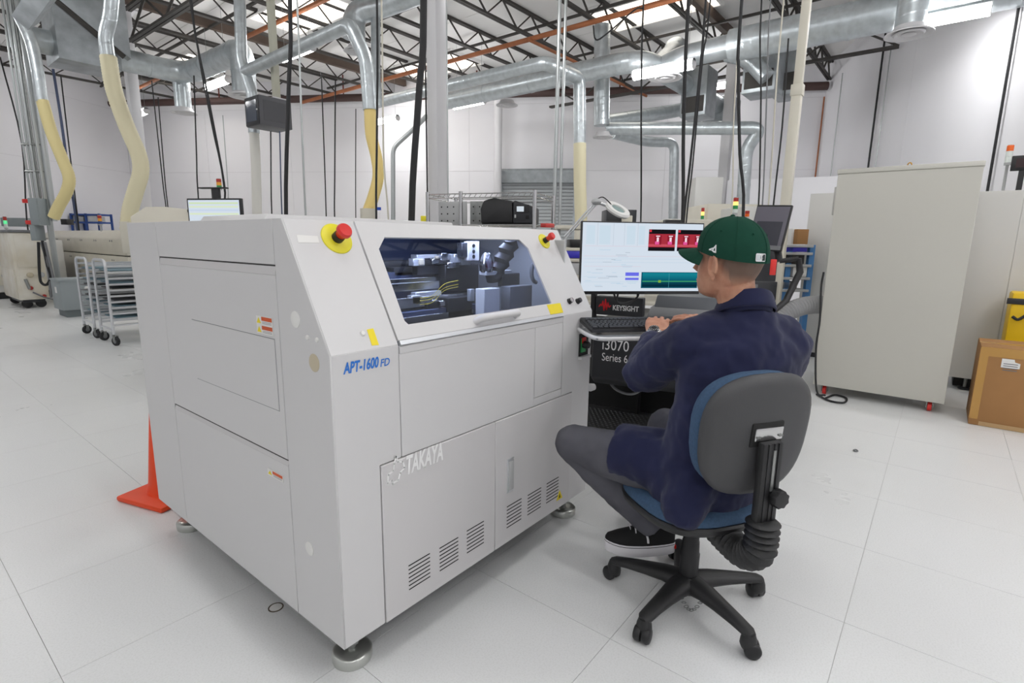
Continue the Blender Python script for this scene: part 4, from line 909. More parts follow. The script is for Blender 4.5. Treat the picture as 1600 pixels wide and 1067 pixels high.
RS, RE, RW = (.93, 1.785, 1.025), (.99, 1.96, .87), (.81, 2.14, 1.012)
for s_, e_, w_ in ((LS, LE, LW), (RS, RE, RW)): hb.tube([B(*s_), B(*e_)], [.05, .042], 14); hb.tube([B(*e_), B(*w_)], [.042, .028], 14); hb.ell(B(*e_), (.043, .043, .043)); hb.ell(B(*s_), (.055, .055, .055))
LK, LA, LH = (.25, 2.03, .56), (.588, 1.985, .238), (.605, 1.80, .54)
RK, RA, RH = (.665, 2.2, .58), (.64, 2.24, .11), (.80, 1.85, .54)
for h_, k_, a_ in ((LH, LK, LA), (RH, RK, RA)): hb.tube([B(*h_), B(*k_)], [.075, .05], 14); hb.tube([B(*k_), B(*a_)], [.05, .034], 14); hb.ell(B(*k_), (.05, .05, .05))
def hand(w_, d, up, side, curl=1.):
    """w_ wrist, d pointing direction, up = back of the hand, side = +1 if the thumb lies towards d x up"""
    K = 1.14; d = d.normalized()*K; up = (up-d*up.dot(d)/K/K).normalized()*K; s = d.normalized().cross(up)*side
    rs = []
    for t, hw, ht in ((-.012, .026, .02), (.0, .027, .019), (.02, .032, .019), (.05, .04, .018), (.078, .043, .016), (.092, .041, .013), (.098, .036, .009)):
        rs.append([w_+d*t-up*.002+s*hw*cos(2*pi*i/18)+up*ht*sin(2*pi*i/18)*(1.0) for i in range(18)])
    hb.rings(rs)
    for off, L, r, b0 in ((.031, .072, .0092, .05), (.0105, .08, .0096, 0), (-.0105, .074, .0092, .04), (-.031, .058, .008, .12)):
        p = w_+d*(.088-.004*abs(off)/.03)+s*off+up*.001; hb.ell(p+up*.004, (r*1.08,)*3, 10, 8); a = .25+b0; ch = [p]; dd = d+s*off*2.2
        for seg, bend_ in ((.46, .35), (.3, .75), (.26, .6)):
            v = (dd.normalized()*K*cos(a)-up*sin(a)); p = p+v*L*seg; ch.append(p); a += bend_*curl
        hb.tube(ch, [r, r*.96, r*.88, r*.72], 10); hb.ell(ch[-1], (r*.74,)*3, 8, 6)
    p = w_+d*.02+s*.026; ch = [p, p+d*.03+s*.022-up*.006, p+d*.058+s*.03-up*.016, p+d*.08+s*.026-up*.026]; hb.tube(ch, [.015, .0125, .0105, .008], 10); hb.ell(ch[-1], (.0085,)*3, 8, 6)
LD = B(.61, 2.215, 1.038)-B(*LW); hand(B(*LW), LD, Vector((0, 0, 1))-YF*.25, 1)
RD = B(.718, 2.232, 1.06)-B(*RW); hand(B(*RW), RD, Vector((0, 0, 1))-YF*.2, -1)
put('body', remesh(hb, .0038, 2), SKIN, person)
# close-cropped hair: a per-vertex cover that fades out at the hairline, tinted in the skin material
bo = person.children[0]; bme = bo.data; at_h = bme.attributes.new('hair_cover', 'FLOAT', 'POINT'); THI = TH.inverted(); off = wloc(bo)
def sstep(a, b, x): x = min(max((x-a)/(b-a), 0), 1); return x*x*(3-2*x)
for v in bme.vertices:
    p = THI @ (v.co+off)
    if p.z < .02 or p.z > .3 or abs(p.x) > .12: continue
    back = sstep(.0, -.03, p.y); low = sstep(.05, .1, p.z) if p.y < -.04 else sstep(.06+(p.y+.04)*1.0, .115+(p.y+.04)*.6, p.z)
    side = sstep(.1, .14, p.z)*sstep(.045, .02, p.y)*.8; ear = 1 if abs(p.x) < .0775 or p.y < -.03 else 0
    at_h.data[v.index].value = max(back*low, side)*ear
n, l = SKIN.node_tree.nodes, SKIN.node_tree.links; bs = n['Principled BSDF']; old = bs.inputs['Base Color'].links[0].from_socket
an_, hm, hn, hx = n.new('ShaderNodeAttribute'), n.new('ShaderNodeMix'), n.new('ShaderNodeTexNoise'), n.new('ShaderNodeMath'); an_.attribute_name = 'hair_cover'; hm.data_type = 'RGBA'
hn.inputs['Scale'].default_value = 420; hx.operation = 'MULTIPLY'; hx.inputs[1].default_value = .9
l.new(an_.outputs['Fac'], hx.inputs[0]); l.new(hx.outputs[0], hm.inputs[0]); l.new(old, hm.inputs[6]); hm.inputs[7].default_value = lin('#5f5046'); l.new(hm.outputs[2], bs.inputs['Base Color'])
for s in (-1, 1):     # eyes
    MB(TH).ell((s*.031, .078, .13), (.013, .012, .011), 14, 8).build('eye', mat('eye_white', '#e9e5e0', .2), person); MB(TH).ell((s*.032, .087, .13), (.0055, .004, .0055), 10, 6).build('iris', mat('iris', '#3a2b20', .2), person)
# jacket
jb = MB()
JT = ((.685, 1.785, .47, .19, .15, 14), (.69, 1.785, .54, .20, .15, 14), (.71, 1.765, .64, .192, .138, 13), (.735, 1.75, .76, .2, .138, 12), (.757, 1.742, .88, .21, .138, 12), (.766, 1.742, .97, .212, .13, 12), (.768, 1.744, 1.03, .197, .115, 11), (.768, 1.747, 1.075, .15, .098, 11), (.766, 1.75, 1.11, .112, .09, 11), (.764, 1.752, 1.135, .09, .084, 11), (.764, 1.752, 1.15, .082, .08, 11))
jb.rings([torso_ring(*t) for t in JT])
def sleeve(S, E, W_, k=1.):
    S, E, W_ = Vector(S), Vector(E), Vector(W_); m1 = S.lerp(E, .5)+Vector((-.01*k, 0, .0)); m2 = E.lerp(W_, .5)
    jb.tube([B(*p) for p in (S, m1, E, m2, W_.lerp(E, .2))], [.083, .083, .076, .068, .054], 18); jb.ell(B(*E), (.076,)*3); jb.ell(B(*(S+Vector((0, 0, -.012)))), (.088, .085, .08))
    c = W_.lerp(E, .13); jb.tube([B(*W_.lerp(E, .34)), B(*W_.lerp(E, .16))], [.058, .052], 18); jb.tube([B(.766, 1.75, 1.09), B(S.x, S.y, S.z+.005)], [.075, .078], 18)
sleeve(LS, LE, LW); sleeve(RS, RE, RW, -1)
jb.tube([B(.63, 1.79, .56), B(.54, 1.845, .572), B(.405, 1.93, .57)], [.13, .118, .106], 20)              # front tail over the left thigh
jb.tube([B(.76, 1.84, .57), B(.73, 2.0, .58)], [.12, .105], 18)
jb.tube([B(.66, 1.74, .62), B(.61, 1.675, .55), B(.575, 1.65, .47), B(.565, 1.64, .43)], [.09, .085, .075, .055], 14)               # back tail over the seat edge
jm = remesh(jb, .008, 5, .021, .06); put('jacket', jm, M_['navy'], person)
# collar, a stand-up band folded over
cb = MB()
def crg(k, z, dy=0.): return [(.764+k*.083*cos(t)*1.0, 1.752+dy+k*.082*sin(t), z+.022*sin(t+pi)*1.+(.018 if sin(t) < 0 else 0)*abs(sin(t))) for t in [radians(100)+radians(340)*i/40 for i in range(41)]]
rs = [[B(*p) for p in crg(*a)] for a in ((1.0, 1.11), (.94, 1.15), (.92, 1.17), (.95, 1.177), (1.02, 1.168), (1.13, 1.142), (1.17, 1.13), (1.14, 1.124))]
cb.rings(rs, False, True, False); cme = cb.mesh('collar', wloc(person)); co = link('collar', cme, M_['navy'], person)
so = co.modifiers.new('t', 'SOLIDIFY'); so.thickness = .004
# trousers
tb = MB()
for (h_, k_, a_), pel in (((LH, LK, LA), 0), ((RH, RK, RA), 1)):
    h_, k_, a_ = Vector(h_), Vector(k_), Vector(a_)
    tb.tube([B(*p) for p in (h_, h_.lerp(k_, .5), h_.lerp(k_, .85), k_)], [.105, .096, .082, .072], 20); tb.ell(B(*k_), (.074, .074, .074))
    tb.tube([B(*p) for p in (k_, k_.lerp(a_, .3), k_.lerp(a_, .65), a_.lerp(k_, .0))], [.072, .078, .074, .069], 20)
tb.rings([torso_ring(.69, 1.80, .485, .15, .12, 14), torso_ring(.69, 1.80, .53, .19, .14, 14), torso_ring(.695, 1.79, .62, .165, .12, 14)])
put('trousers', remesh(tb, .009, 5, .01, .04), M_['denim'], person)
# shoes: sole, upper, stripe, laces
def shoe(heel, toe, zb, roll=0.):
    h_, t_ = Vector((heel[0], heel[1], 0)), Vector((toe[0], toe[1], 0)); ey = (MX @ (t_-h_)); L = ey.length; ey.normalize(); ex = Vector((ey.y, -ey.x, 0)); o = cl(heel[0], heel[1], zb)
    T = Matrix(((ex.x, ey.x, 0, o.x), (ex.y, ey.y, 0, o.y), (0, 0, 1, o.z), (0, 0, 0, 1))); n = 28
    def outl(k, z, y0=0., y1=1.):
        out = []
        for i in range(n):
            t = 2*pi*i/n; yy = .5-.5*cos(t); hw = (.034+.014*yy-.012*(yy-.55)**2)*(sin(pi*min(max(yy, .0), 1))**.42)*(1 if sin(t) >= 0 else -1)
            out.append((hw*k, (yy-.5)*L*(1-(1-k)*.35)+.5*L, z+.014*max(0, yy-.7)**2/.09))
        return out
    so_ = MB(T).rings([outl(.95, -.014), outl(1.04, -.01), outl(1.04, .03), outl(.97, .034)]).build('shoe', M_['sole'], person)
    MB(T).rings([outl(1.044, .0255), outl(1.044, .0285)], False).build('foxing_stripe', M_['black'], so_)
    rs = []
    for k, z, y0, y1 in ((.98, .03, 0, 1), (.97, .045, 0, 1), (.93, .058, .0, .97), (.86, .07, .0, .86), (.8, .085, .01, .66), (.76, .1, .02, .5), (.7, .108, .03, .42)):
        r_ = []
        for (x, y, zz) in outl(1, 0): yy = y/L; r_.append((x*k, (y0+(y1-y0)*yy)*L, z+(zz*.6)))
        rs.append(r_)
    MB(T).rings(rs).build('upper', M_['shoe'], so_)
    for i in range(4):
        y = L*(.52+.065*i); z = .105-.0085*i*1.1; MB(T).tube(spline([(-.026, y, z-.014), (-.012, y, z+.002), (0, y, z+.006), (.012, y, z+.002), (.026, y, z-.014)], 4), .0032, 6).build('lace', M_['sole'], so_)
    MB(T).tube(spline([(-.0, L*.5, .1), (-.03, L*.46, .09), (-.04, L*.43, .07), (-.043, L*.42, .05)], 4), .0045, 6).build('lace', M_['sole'], so_)
    MB(T).box((-.012, -.0035, .008), (.012, .003, .022)).build('heel_tab', M_['red'], so_)
    return T
shoe((.672, 1.985), (.388, 1.985), .128); shoe((.645, 2.17), (.6, 2.45), .0155)
# cap
CAPB = 44
def cap_pt(az, t, off=0.):
    """az 0 = front, + to the wearer's right; t 0 rim .. 1 top"""
    c, s = cos(az), sin(az); prof = (1-t**2.35)**.5 if t < 1 else 0
    lx = .0885*prof*(1+.03*t); ly = (.107 if c > 0 else .103)*prof*(1.0+(.05*t if c > 0 else .02*t))
    zr = .146+(.018*c-.006*s*s)*(1-t)**.7
    p = Vector((lx*s, ly*c-.006, zr+.112*t*(1-.0*c)))
    if off:
        q = Vector((lx*s/.0885**2, ly*c/.11**2, .35*t**1.6/.08+.5)); p = p+q.normalized()*off
    return p
cpm = MB(TH); rs = [[cap_pt(2*pi*j/CAPB, t) for j in range(CAPB)] for t in [0, .08, .18, .3, .42, .54, .65, .75, .84, .91, .96, .99]]
cpm.rings(rs); inner = None
cap = cpm.build('cap', M_['cap'], person)
for k in range(6):
    az = radians(30+60*k) if False else radians(60*k); MB(TH).tube([cap_pt(az, t, .0004) for t in [i/14*.985 for i in range(15)]], .0011, 6).build('cap_seam', M_['cap'], cap)
    az += radians(30); MB(TH).lathe([(.0035, .0), (.0042, .0012), (.0025, .0014), (.002, 0)], cap_pt(az, .62, .0003), (cap_pt(az, .62, .01)-cap_pt(az, .62)), 10).build('eyelet', M_['cap'], cap)
MB(TH).lathe([(.007, 0), (.006, .003), (.003, .0045), (0, .0048)], cap_pt(0, .992), (0, 0, 1), 12).build('cap_button', M_['cap'], cap)
bm_ = MB(TH); top = []; N = 20; Mx = 8
for i in range(N+1):
    az = radians(-62+124*i/N); col = []
    b0 = cap_pt(az, 0.02); ext = .078*max(0, cos(az*1.42))**.62
    for j in range(Mx+1): f = j/Mx; col.append(Vector((b0.x*(1+.02*f), b0.y+ext*f-.004, b0.z-.002-.010*f-.9*b0.x**2*(f*1.4+.6)*2.2)))
    top.append(col)
vs = [p for c in top for p in c]; k0 = len(vs); vs += [p-Vector((0, 0, .0035)) for p in vs]; fs = []
for i in range(N):
    for j in range(Mx): a = i*(Mx+1)+j; fs += [(a, a+1, a+Mx+2, a+Mx+1), (k0+a, k0+a+Mx+1, k0+a+Mx+2, k0+a+1)]
for i in range(N): a = i*(Mx+1)+Mx; fs.append((a, k0+a, k0+a+Mx+1, a+Mx+1))
bm_.add([tuple(p) for p in vs], fs, True).build('brim', M_['cap'], cap)
def patch(name, az0, t0, w_, h, poly, m, off, parent=None):
    """flat mark wrapped on the crown: poly in a unit square"""
    pts = []
    for x, y in poly: pts.append(cap_pt(az0+(x-.5)*w_/.1, t0+(y-.5)*h/.112, off))
    c = sum(pts, Vector())/len(pts); n = len(pts)
    return MB(TH).add([tuple(c)]+[tuple(p) for p in pts], [(0, i+1, (i+1) % n+1) for i in range(n)], True).build(name, m, parent or cap)
RR = [(0, .12), (.06, 0), (.94, 0), (1, .12), (1, .88), (.94, 1), (.06, 1), (0, .88)]
mlb = patch('white_patch', radians(196), .135, .04, .02, [(x*.92+.04+(.0), y) for x, y in RR], M_['whiteink'], .0016)
patch('patch_mark', radians(196), .135, .04, .02, [(.5, .12), (.62, .35), (.56, .6), (.66, .88), (.92, .88), (.92, .12)], mat('patch_grey', '#cfd3d6', .6), .0022, mlb)
patch('patch_mark', radians(196), .135, .04, .02, [(.1, .12), (.1, .88), (.3, .88), (.42, .62), (.34, .45), (.4, .12)], mat('patch_navy', '#1d2a2c', .6), .0022, mlb)
fl_ = patch('white_flag_mark', radians(-84), .2, .024, .022, [(.0, .02), (.12, .98), (.2, 1.), (.42, .62), (.98, .3), (1., .12), (.62, .18), (.3, .0)][::-1], M_['whiteink'], .0016)
patch('flag_inner', radians(-84), .2, .024, .022, [(.16, .22), (.22, .62), (.32, .45), (.36, .24)][::-1], M_['cap'], .0022, fl_); patch('flag_inner', radians(-84), .2, .024, .022, [(.52, .28), (.52, .4), (.7, .28)][::-1], M_['cap'], .0022, fl_)
patch('front_mark', radians(-6), .3, .05, .04, [(.1, 0), (.9, 0), (1, .6), (.5, 1), (0, .6)], mat('gold_thread', '#c9a24a', .6), .0016)
# wrist watch
wd_ = LD.normalized(); wc = B(*LW)+wd_*(-.004); wu = (Vector((0, 0, 1))-wd_*wd_.z).normalized(); wsd = wd_.cross(wu)
wt_ = thing('wrist_watch', (0, 0, 0)); wt_.parent = person; wt_.location = wc-PT
for i in range(18):
    t = 2*pi*i/18; dr3 = wsd*cos(t)*.0325+wu*sin(t)*.0255; MB().obox(wc+dr3, wd_, wsd*cos(t)+wu*sin(t), wd_.cross(wsd*cos(t)+wu*sin(t)), .0095, .0025, .0047).build('band_link', M_['chrome'], wt_, .001, 1)
MB().lathe([(.021, 0), (.0215, .006), (.019, .0095), (0, .0095)], wc+wu*.0255, wu, 26).build('watch_case', M_['chrome'], wt_); MB().lathe([(.018, 0), (.0165, .0012), (0, .0012)], wc+wu*.0348, wu, 24).build('watch_dial', M_['black'], wt_)
for i in range(12): t = 2*pi*i/12; MB().obox(wc+wu*.0362+(wd_*cos(t)+wsd*sin(t))*.0135, wd_*cos(t)+wsd*sin(t), wu, wd_.cross(wu), .002, .0004, .0008).build('hour_mark', M_['whiteink'], wt_)
# ------------------------------------------------------------------ monitor, keyboard tray, tester with the sign
def glow(name, hexc, s=1.):
    if name in MATS: return MATS[name]
    m = bpy.data.materials.new(name); m.use_nodes = True; n, l = m.node_tree.nodes, m.node_tree.links; n.remove(n['Principled BSDF'])
    e = n.new('ShaderNodeEmission'); e.inputs[0].default_value = lin(hexc); e.inputs[1].default_value = s; l.new(e.outputs[0], n['Material Output'].inputs[0]); MATS[name] = m; return m
def framed(p, deg, z=None):
    """frame at world point p, facing deg left of camera heading"""
    a = radians(deg); ex = MX @ Vector((cos(a), sin(a), 0)); ey = MX @ Vector((-sin(a), cos(a), 0)); z = p.z if z is None else z
    return Matrix(((ex.x, ey.x, 0, p.x), (ex.y, ey.y, 0, p.y), (0, 0, 1, z), (0, 0, 0, 1)))
bl = far(905, 460, 2.6); hM = far(912, 345, 2.6).z-bl.z; wM = .625
TM = framed(bl, 9)
mo = thing('monitor', TM @ Vector((wM/2, .03, -.16)), 'large flat monitor showing a bright test program in front of the operator', 'monitor')
MB(TM).box((0, 0, 0), (wM, .022, hM)).build('bezel', M_['black'], mo, .003)
MB(TM).box((.08, .022, .05), (wM-.08, .05, hM-.06)).build('rear_shell', M_['dgrey'], mo, .01)
x0, x1, z0, z1_ = .006, wM-.006, .016, hM-.006; sw_, sh = x1-x0, z1_-z0
scr = MB(TM).box((x0, -.0012, z0), (x1, .001, z1_)).build('screen', glow('screen_pale', '#d3deea'), mo)
def ui(name, fx0, fy0, fx1, fy1, m, lay=1): return MB(TM).box((x0+fx0*sw_, -.0012-.0003*lay, z1_-fy1*sh), (x0+fx1*sw_, -.001-.0003*(lay-1), z1_-fy0*sh)).build(name, m, scr)
pale, pale2, pnk = glow('ui_pale_blue', '#bcd3e4'), glow('ui_grey_line', '#b4bfcc'), glow('ui_pink', '#ddc4cf')
for fx in (.12, .25, .34, .45): ui('table_line', fx, .0, fx+.002, .33, pale2)
for fx, w_ in ((.03, .07), (.135, .09), (.36, .07), (.46, .05)): ui('table_column', fx, .04, fx+w_, .31, glow('ui_column', '#cadbe8'))
for fy, m in ((.335, pnk), (.48, pnk), (.63, pnk), (.52, pale), (.57, pale), (.78, pale), (.86, pale)): ui('text_line', .02, fy, .49 if fy > .6 else .98, fy+.004, m)
random.seed(3)
for i in range(26): fx, fy = random.uniform(.03, .4), random.uniform(.37, .93); ui('text_block', fx, fy, fx+random.uniform(.03, .1), fy+.008, pale if i % 3 else pale2)
for fx0, fx1 in ((.543, .768), (.787, .998)):
    q = ui('camera_picture', fx0, .085, fx1, .40, glow('ui_black', '#17151a'), 1); dx = fx1-fx0
    ui('picture_red', fx0, .15, fx1, .345, glow('ui_red', '#a8313f'), 2); ui('picture_band', fx0, .3, fx1, .335, glow('ui_red2', '#c85060'), 3)
    for k in range(2):
        a = fx0+dx*(.22+.48*k); ui('picture_part', a, .17, a+dx*.26, .31, glow('ui_red3', '#8c1f30'), 3); ui('picture_part', a+dx*.05, .175, a+dx*.2, .19, glow('ui_pinkwhite', '#f6d9e6'), 4)
        ui('picture_part', a+dx*.08, .2, a+dx*.16, .27, glow('ui_pinkwhite', '#f6d9e6'), 4); ui('picture_part', a+dx*.02, .26, a+dx*.18, .305, glow('ui_magenta', '#e2569a'), 4)
    ui('picture_tag', fx0+.004, .09, fx0+.022, .125, glow('ui_tag', '#d93545'), 2)
for fy, m in ((.72, 'ui_blue'), (.8, 'ui_blue')): ui('button', .365, fy, .478, fy+(.052 if fy < .75 else .034), glow(m, '#6a6fe6'))
q = ui('graph', .5, .715, .985, .955, glow('ui_teal0', '#0c5468'), 1)
for i in range(8): ui('graph_shade', .51, .725+.0265*i, .98, .7515+.0265*i, glow('ui_teal%d' % (i+1), ['#15808f', '#137a89', '#107081', '#0f6475', '#0d5566', '#0b4456', '#093647', '#082b3b'][i]), 2)
ui('graph_trace', .51, .845, .98, .86, glow('ui_green', '#3f9f6a'), 3); ui('graph_marker', .645, .835, .668, .872, glow('ui_olive', '#7fae3d'), 4); ui('graph_cursor', .735, .73, .737, .95, glow('ui_cy', '#4aa0ac'), 4)
MB(TM).tube(bend([(wM*.5, .05, hM*.45), (wM*.5, .5, hM*.45), (wM*.6, .8, hM*.4), (wM*.6, .8, -.02)], .05), .02, 10).build('stand_arm', M_['black'], mo)
for k in range(2): MB(TM).tube(spline([(wM*.3+.02*k, .03, .0), (wM*.33, .03, -.04), (wM*.42, .035, -.055+.01*k), (wM*.5, .04, -.02), (wM*.52, .05, .01)], 5), .005, 6).build('cable', M_['rubber'], mo)
# keyboard on its tray
TK = frame(.539, 2.349, 10) @ Matrix.Translation((0, 0, .978)) @ Matrix.Rotation(radians(7), 4, 'X') @ Matrix.Translation((0, 0, .012))
kbd = thing('keyboard', TK @ Vector((0, 0, -.01)), 'black full-size keyboard lying on the white-rimmed tray', 'keyboard')
MB(TK).prism([(-.083, -.006), (-.083, .008), (.06, .014), (.083, .02), (.083, -.006)], 0, -.225, .225).build('case', M_['black'], kbd, .006)
MB(TK).prism([(-.084, .006), (-.0846, -.004), (-.082, .01)], 0, -.22, .22).build('front_edge', M_['dgrey'], kbd)
keyme = {}
def key(x, y, w_, h=.0155):
    k = round(w_, 4)
    if k not in keyme:
        q = MB(); q.add([(-w_/2, -h/2, 0), (w_/2, -h/2, 0), (w_/2, h/2, 0), (-w_/2, h/2, 0), (-w_/2+.002, -h/2+.002, .007), (w_/2-.002, -h/2+.002, .007), (w_/2-.002, h/2-.001, .007), (-w_/2+.002, h/2-.001, .007)], [(3, 2, 1, 0), (4, 5, 6, 7), (0, 1, 5, 4), (1, 2, 6, 5), (2, 3, 7, 6), (3, 0, 4, 7)])
        me = q.mesh('key'); R = TK.to_3x3()
        for v in me.vertices: v.co = R @ v.co
        me.materials.append(M_['dgrey']); keyme[k] = me
    p = TK @ Vector((x, y, .0095+(y+.07)*.045)); link('key', keyme[k], None, kbd, fixn=False, loc=p-kbd.location)
P_ = .0188
for r, y in enumerate((-.062, -.043, -.024, -.005, .014, .045)):
    if r == 0:
        for x, w_ in ((0, 1.3), (1.35, 1.2), (2.6, 1.2), (3.9, 5.9), (9.9, 1.2), (11.15, 1.2), (12.4, 1.2), (13.7, 1.2)): key(-.212+(x+w_/2)*P_, y, w_*P_-.0016)
    else:
        lead = {1: 2.2, 2: 1.75, 3: 1.5, 4: 1., 5: 1.}[r]; key(-.212+lead*P_/2, y, lead*P_-.0016); x = lead
        while x+1 <= 13.1: key(-.212+(x+.5)*P_, y, P_-.0016); x += 1
        if 14.9-x > .4: key(-.212+(x+(14.9-x)/2)*P_, y, (14.9-x)*P_-.0016)
    for c in range(3):
        if r not in (2,) and not (r == 1 and c != 1): key(.084+c*P_, y, P_-.0016)
    if r < 5:
        for c in range(4): key(.153+c*P_, y, P_-.0016)
# tray: white tube rim, smoky plate, bracket to the machine
TT = frame(.539, 2.349, 10) @ Matrix.Translation((0, 0, .962))
ty = thing('keyboard_tray', TT @ Vector((0, 0, 0)), 'white tube-rimmed keyboard tray with a smoky clear plate fixed to the test machine', 'tray')
MB(TT).box((-.225, -.16, -.004), (.3, .12, .002)).build('plate', M_['acryl'], ty)
MB(TT).tube(bend([(-.228, .14, .002), (-.235, -.05, .002), (-.225, -.165, .0), (.29, -.175, .0), (.305, -.1, .0), (.305, .12, .0)], .05), .009, 12).build('rim', M_['white'], ty)
a = TT @ Vector((-.228, .14, .002)); MB().tube(bend([a, (W_+.02, a.y+.02, a.z), (W_, a.y+.02, a.z-.03)], .02), .009, 10).build('bracket_arm', M_['white'], ty)
MB().box((W_+.001, .02, .62), (W_+.03, .06, a.z)).build('bracket_post', M_['white'], ty, .004); MB().lathe([(.012, 0), (.02, .02), (.016, .045), (0, .05)], (W_+.03, .03, .655), (1, -.4, 0), 14).build('clamp_knob', M_['white'], ty)
# the board tester behind
o = far(930, 491, 3.0); TG = framed(o, -26, 0.)
ts = thing('board_tester', TG @ Vector((.4, .6, 0)), 'dark grey board tester with a black sign and red wave mark behind the keyboard', 'machine')
zs0, zs1 = o.z, far(932, 462, 3.0).z; ws = .265
sg = MB(TG).box((0, 0, zs0), (ws, .06, zs1)).build('sign_block', M_['dgrey'], ts, .006)
MB(TG).box((-.035, .01, zs0-.14), (-.005, .05, zs1+.015)).build('sign_post', M_['black'], ts, .008)
ex3, ez3 = (TG.to_3x3() @ Vector((1, 0, 0))), Vector((0, 0, 1))
text('sign_lettering', 'KEYSIGHT', TG @ Vector((.1, -.0008, zs0+.03)), ex3, ez3, .03, M_['whiteink'], sg, width=.145, bold=.03)
zz = [(.02, .045), (.03, .06), (.036, .05), (.042, .078), (.05, .025), (.057, .09), (.064, .03), (.071, .072), (.078, .045), (.088, .055)]
q = MB(TG)
for (xa, za), (xb, zb2) in zip(zz, zz[1:]): q.obox(((xa+xb)/2, -.001, zs0+(za+zb2)/2), (xb-xa, 0, zb2-za), (0, 1, 0), (-(zb2-za), 0, xb-xa), hypot(xb-xa, zb2-za)/2+.001, .0008, .0032)
q.build('wave_logo', M_['redink'], sg)
MB(TG).prism([(.1, .86), (.02, .9), (.03, .955), (.12, 1.0), (.9, 1.04), (.9, .86)], 0, .28, .8).build('head_shell', M_['mgrey'], ts, .01)
MB(TG).prism([(.125, 1.0), (.9, 1.04), (.9, 1.1), (.2, 1.06)], 0, .3, .8).build('head_panel', mat('tester_panel', '#54575c', .5), ts, .004)
MB(TG).prism([(.02, .9), (.024, .93), (.012, .925), (.008, .905)], 0, .28, .8).build('head_rim', M_['lgrey'], ts)
MB(TG).box((-.05, .08, .56), (.8, .9, .9)).build('front_panel', M_['black'], ts, .02)
MB(TG).prism([(.08, .53), (.02, .58), (.03, .84), (.08, .88)], 0, -.02, .8).build('front_fascia', M_['dgrey'], ts, .012)
zt = far(940, 571, 3.04).z
text('lettering', 'Series 6', TG @ Vector((.045, .019, zt+.04)), ex3, ez3, .046, M_['whiteink'], ts, width=.148)
text('lettering', 'i3070', TG @ Vector((.045, .019, zt+.105)), ex3, ez3, .06, M_['whiteink'], ts, width=.152)
MB(TG).box((-.7, 1.3, 0), (.8, 1.4, .75)).build('rear_wall', M_['blackm'], ts); MB(TG).box((.75, .3, .0), (.8, 1.3, .56)).build('side_wall', M_['blackm'], ts)
for x in (-.05, .72): MB(TG).box((x, 1.2, 0), (x+.06, 1.3, .56)).build('leg', M_['blackm'], ts)
MB(TG).tube(spline([(.05, .12, .56), (.12, .1, .5), (.22, .1, .49), (.3, .14, .56)], 6), .008, 8).build('drain_hose', M_['mgrey'], ts)
mt_ = thing('floor_mat', TG @ Vector((.3, .7, 0)), 'black rubber floor mat with a raised diamond pattern under the board tester', 'mat')
MB(TG).box((-.55, .12, .001), (.74, 1.28, .012)).build('sheet', M_['rubber'], mt_, .003)
q = MB(TG)
for i in range(36):
    for j in range(30):
        x, y = -.53+.035*i+(.0175 if j % 2 else 0), .14+.036*j; q.add([(x-.012, y, .0122), (x, y-.005, .0122), (x+.012, y, .0122), (x, y+.005, .0122), (x, y, .016)], [(0, 1, 4), (1, 2, 4), (2, 3, 4), (3, 0, 4)])
q.build('diamond_studs', mat('rubber_stud', '#4a4b4e', .45), mt_, kind='stuff')
p = at(936, 608, 2, .02); MB().obox((p.x, p.y, .0195), (1, .3, 0), (-.3, 1, 0), (0, 0, 1), .16, .11, .0015).build('paper_sheet', M_['cwhite'], label='white paper sheet lying on the black mat under the board tester', cat='paper')
# --------------------------------------------- on and behind the test machine
rk = far(720, 352, 3.55); TW = framed(Vector((rk.x, rk.y, 0)), -20)
wr = thing('wire_rack', TW @ Vector((.1, .2, 0)), 'chrome wire shelving rack behind the test machine', 'rack')
zsf = 1.452
for x, y in ((-.24, 0), (.0, 0), (.5, 0), (-.24, .42), (.5, .42)): MB(TW).cyl((x, y, 0), (x, y, zsf+.21), .013, 10).build('post', M_['chrome'], wr)
for z in (zsf, zsf+.17, zsf+.195, .9, .4):
    q = MB(TW); q.tube([(-.24, 0, z), (.5, 0, z), (.5, .42, z), (-.24, .42, z), (-.24, 0, z)], .004, 6)
    if z in (zsf, .9, .4):
        for i in range(25): q.cyl((-.24+.74*i/24, 0, z), (-.24+.74*i/24, .42, z), .002, 5)
    q.build('wire_shelf', M_['chrome'], wr)
q = MB(TW)
for i in range(20): q.cyl((-.24+.74*i/20, 0, zsf+.17), (-.24+.74*(i+.5)/20, 0, zsf+.195), .002, 4)
q.build('wire_rim', M_['chrome'], wr)
for x, w_, lab, m in ((-.215, .21, 'perforated grey metal plate standing upright on the wire rack, leftmost', 'lgrey'), (.02, .09, 'narrow perforated plate on the wire rack between the grey plate and printer', 'steel'), (.125, .03, 'thin wooden board standing on the wire rack beside the printer', 'card')):
    t = thing('rack_plate', TW @ Vector((x+w_/2, .12, zsf+.004)), lab, 'plate'); MB(TW).box((x, .1, zsf+.004), (x+w_, .112, zsf+.155)).build('sheet', M_[m], t, .002)
    for i in range(int(w_/.045)):
        for j in range(3): MB(TW).lathe([(.005, 0), (.005, .001), (0, .001)], (x+.025+.045*i, .0995, zsf+.03+.045*j), (0, -1, 0), 8).build('hole', M_['slot'], t)
a, b = far(750, 352, 3.5), far(829, 352, 3.42); TPn = framed(Vector((a.x, a.y, 0)), -12); wp_ = (b-a).length*1.02
pr = thing('label_printer', TPn @ Vector((wp_/2, .12, zsf+.005)), 'black label printer with a small lit display above the test machine', 'printer')
MB(TPn).prism([(.0, zsf+.012), (.005, zsf+.03), (.0, zsf+.1), (.02, zsf+.15), (.09, zsf+.17), (.21, zsf+.15), (.215, zsf+.012)], 1, 0, .26).build('body', M_['black'], pr, .012)
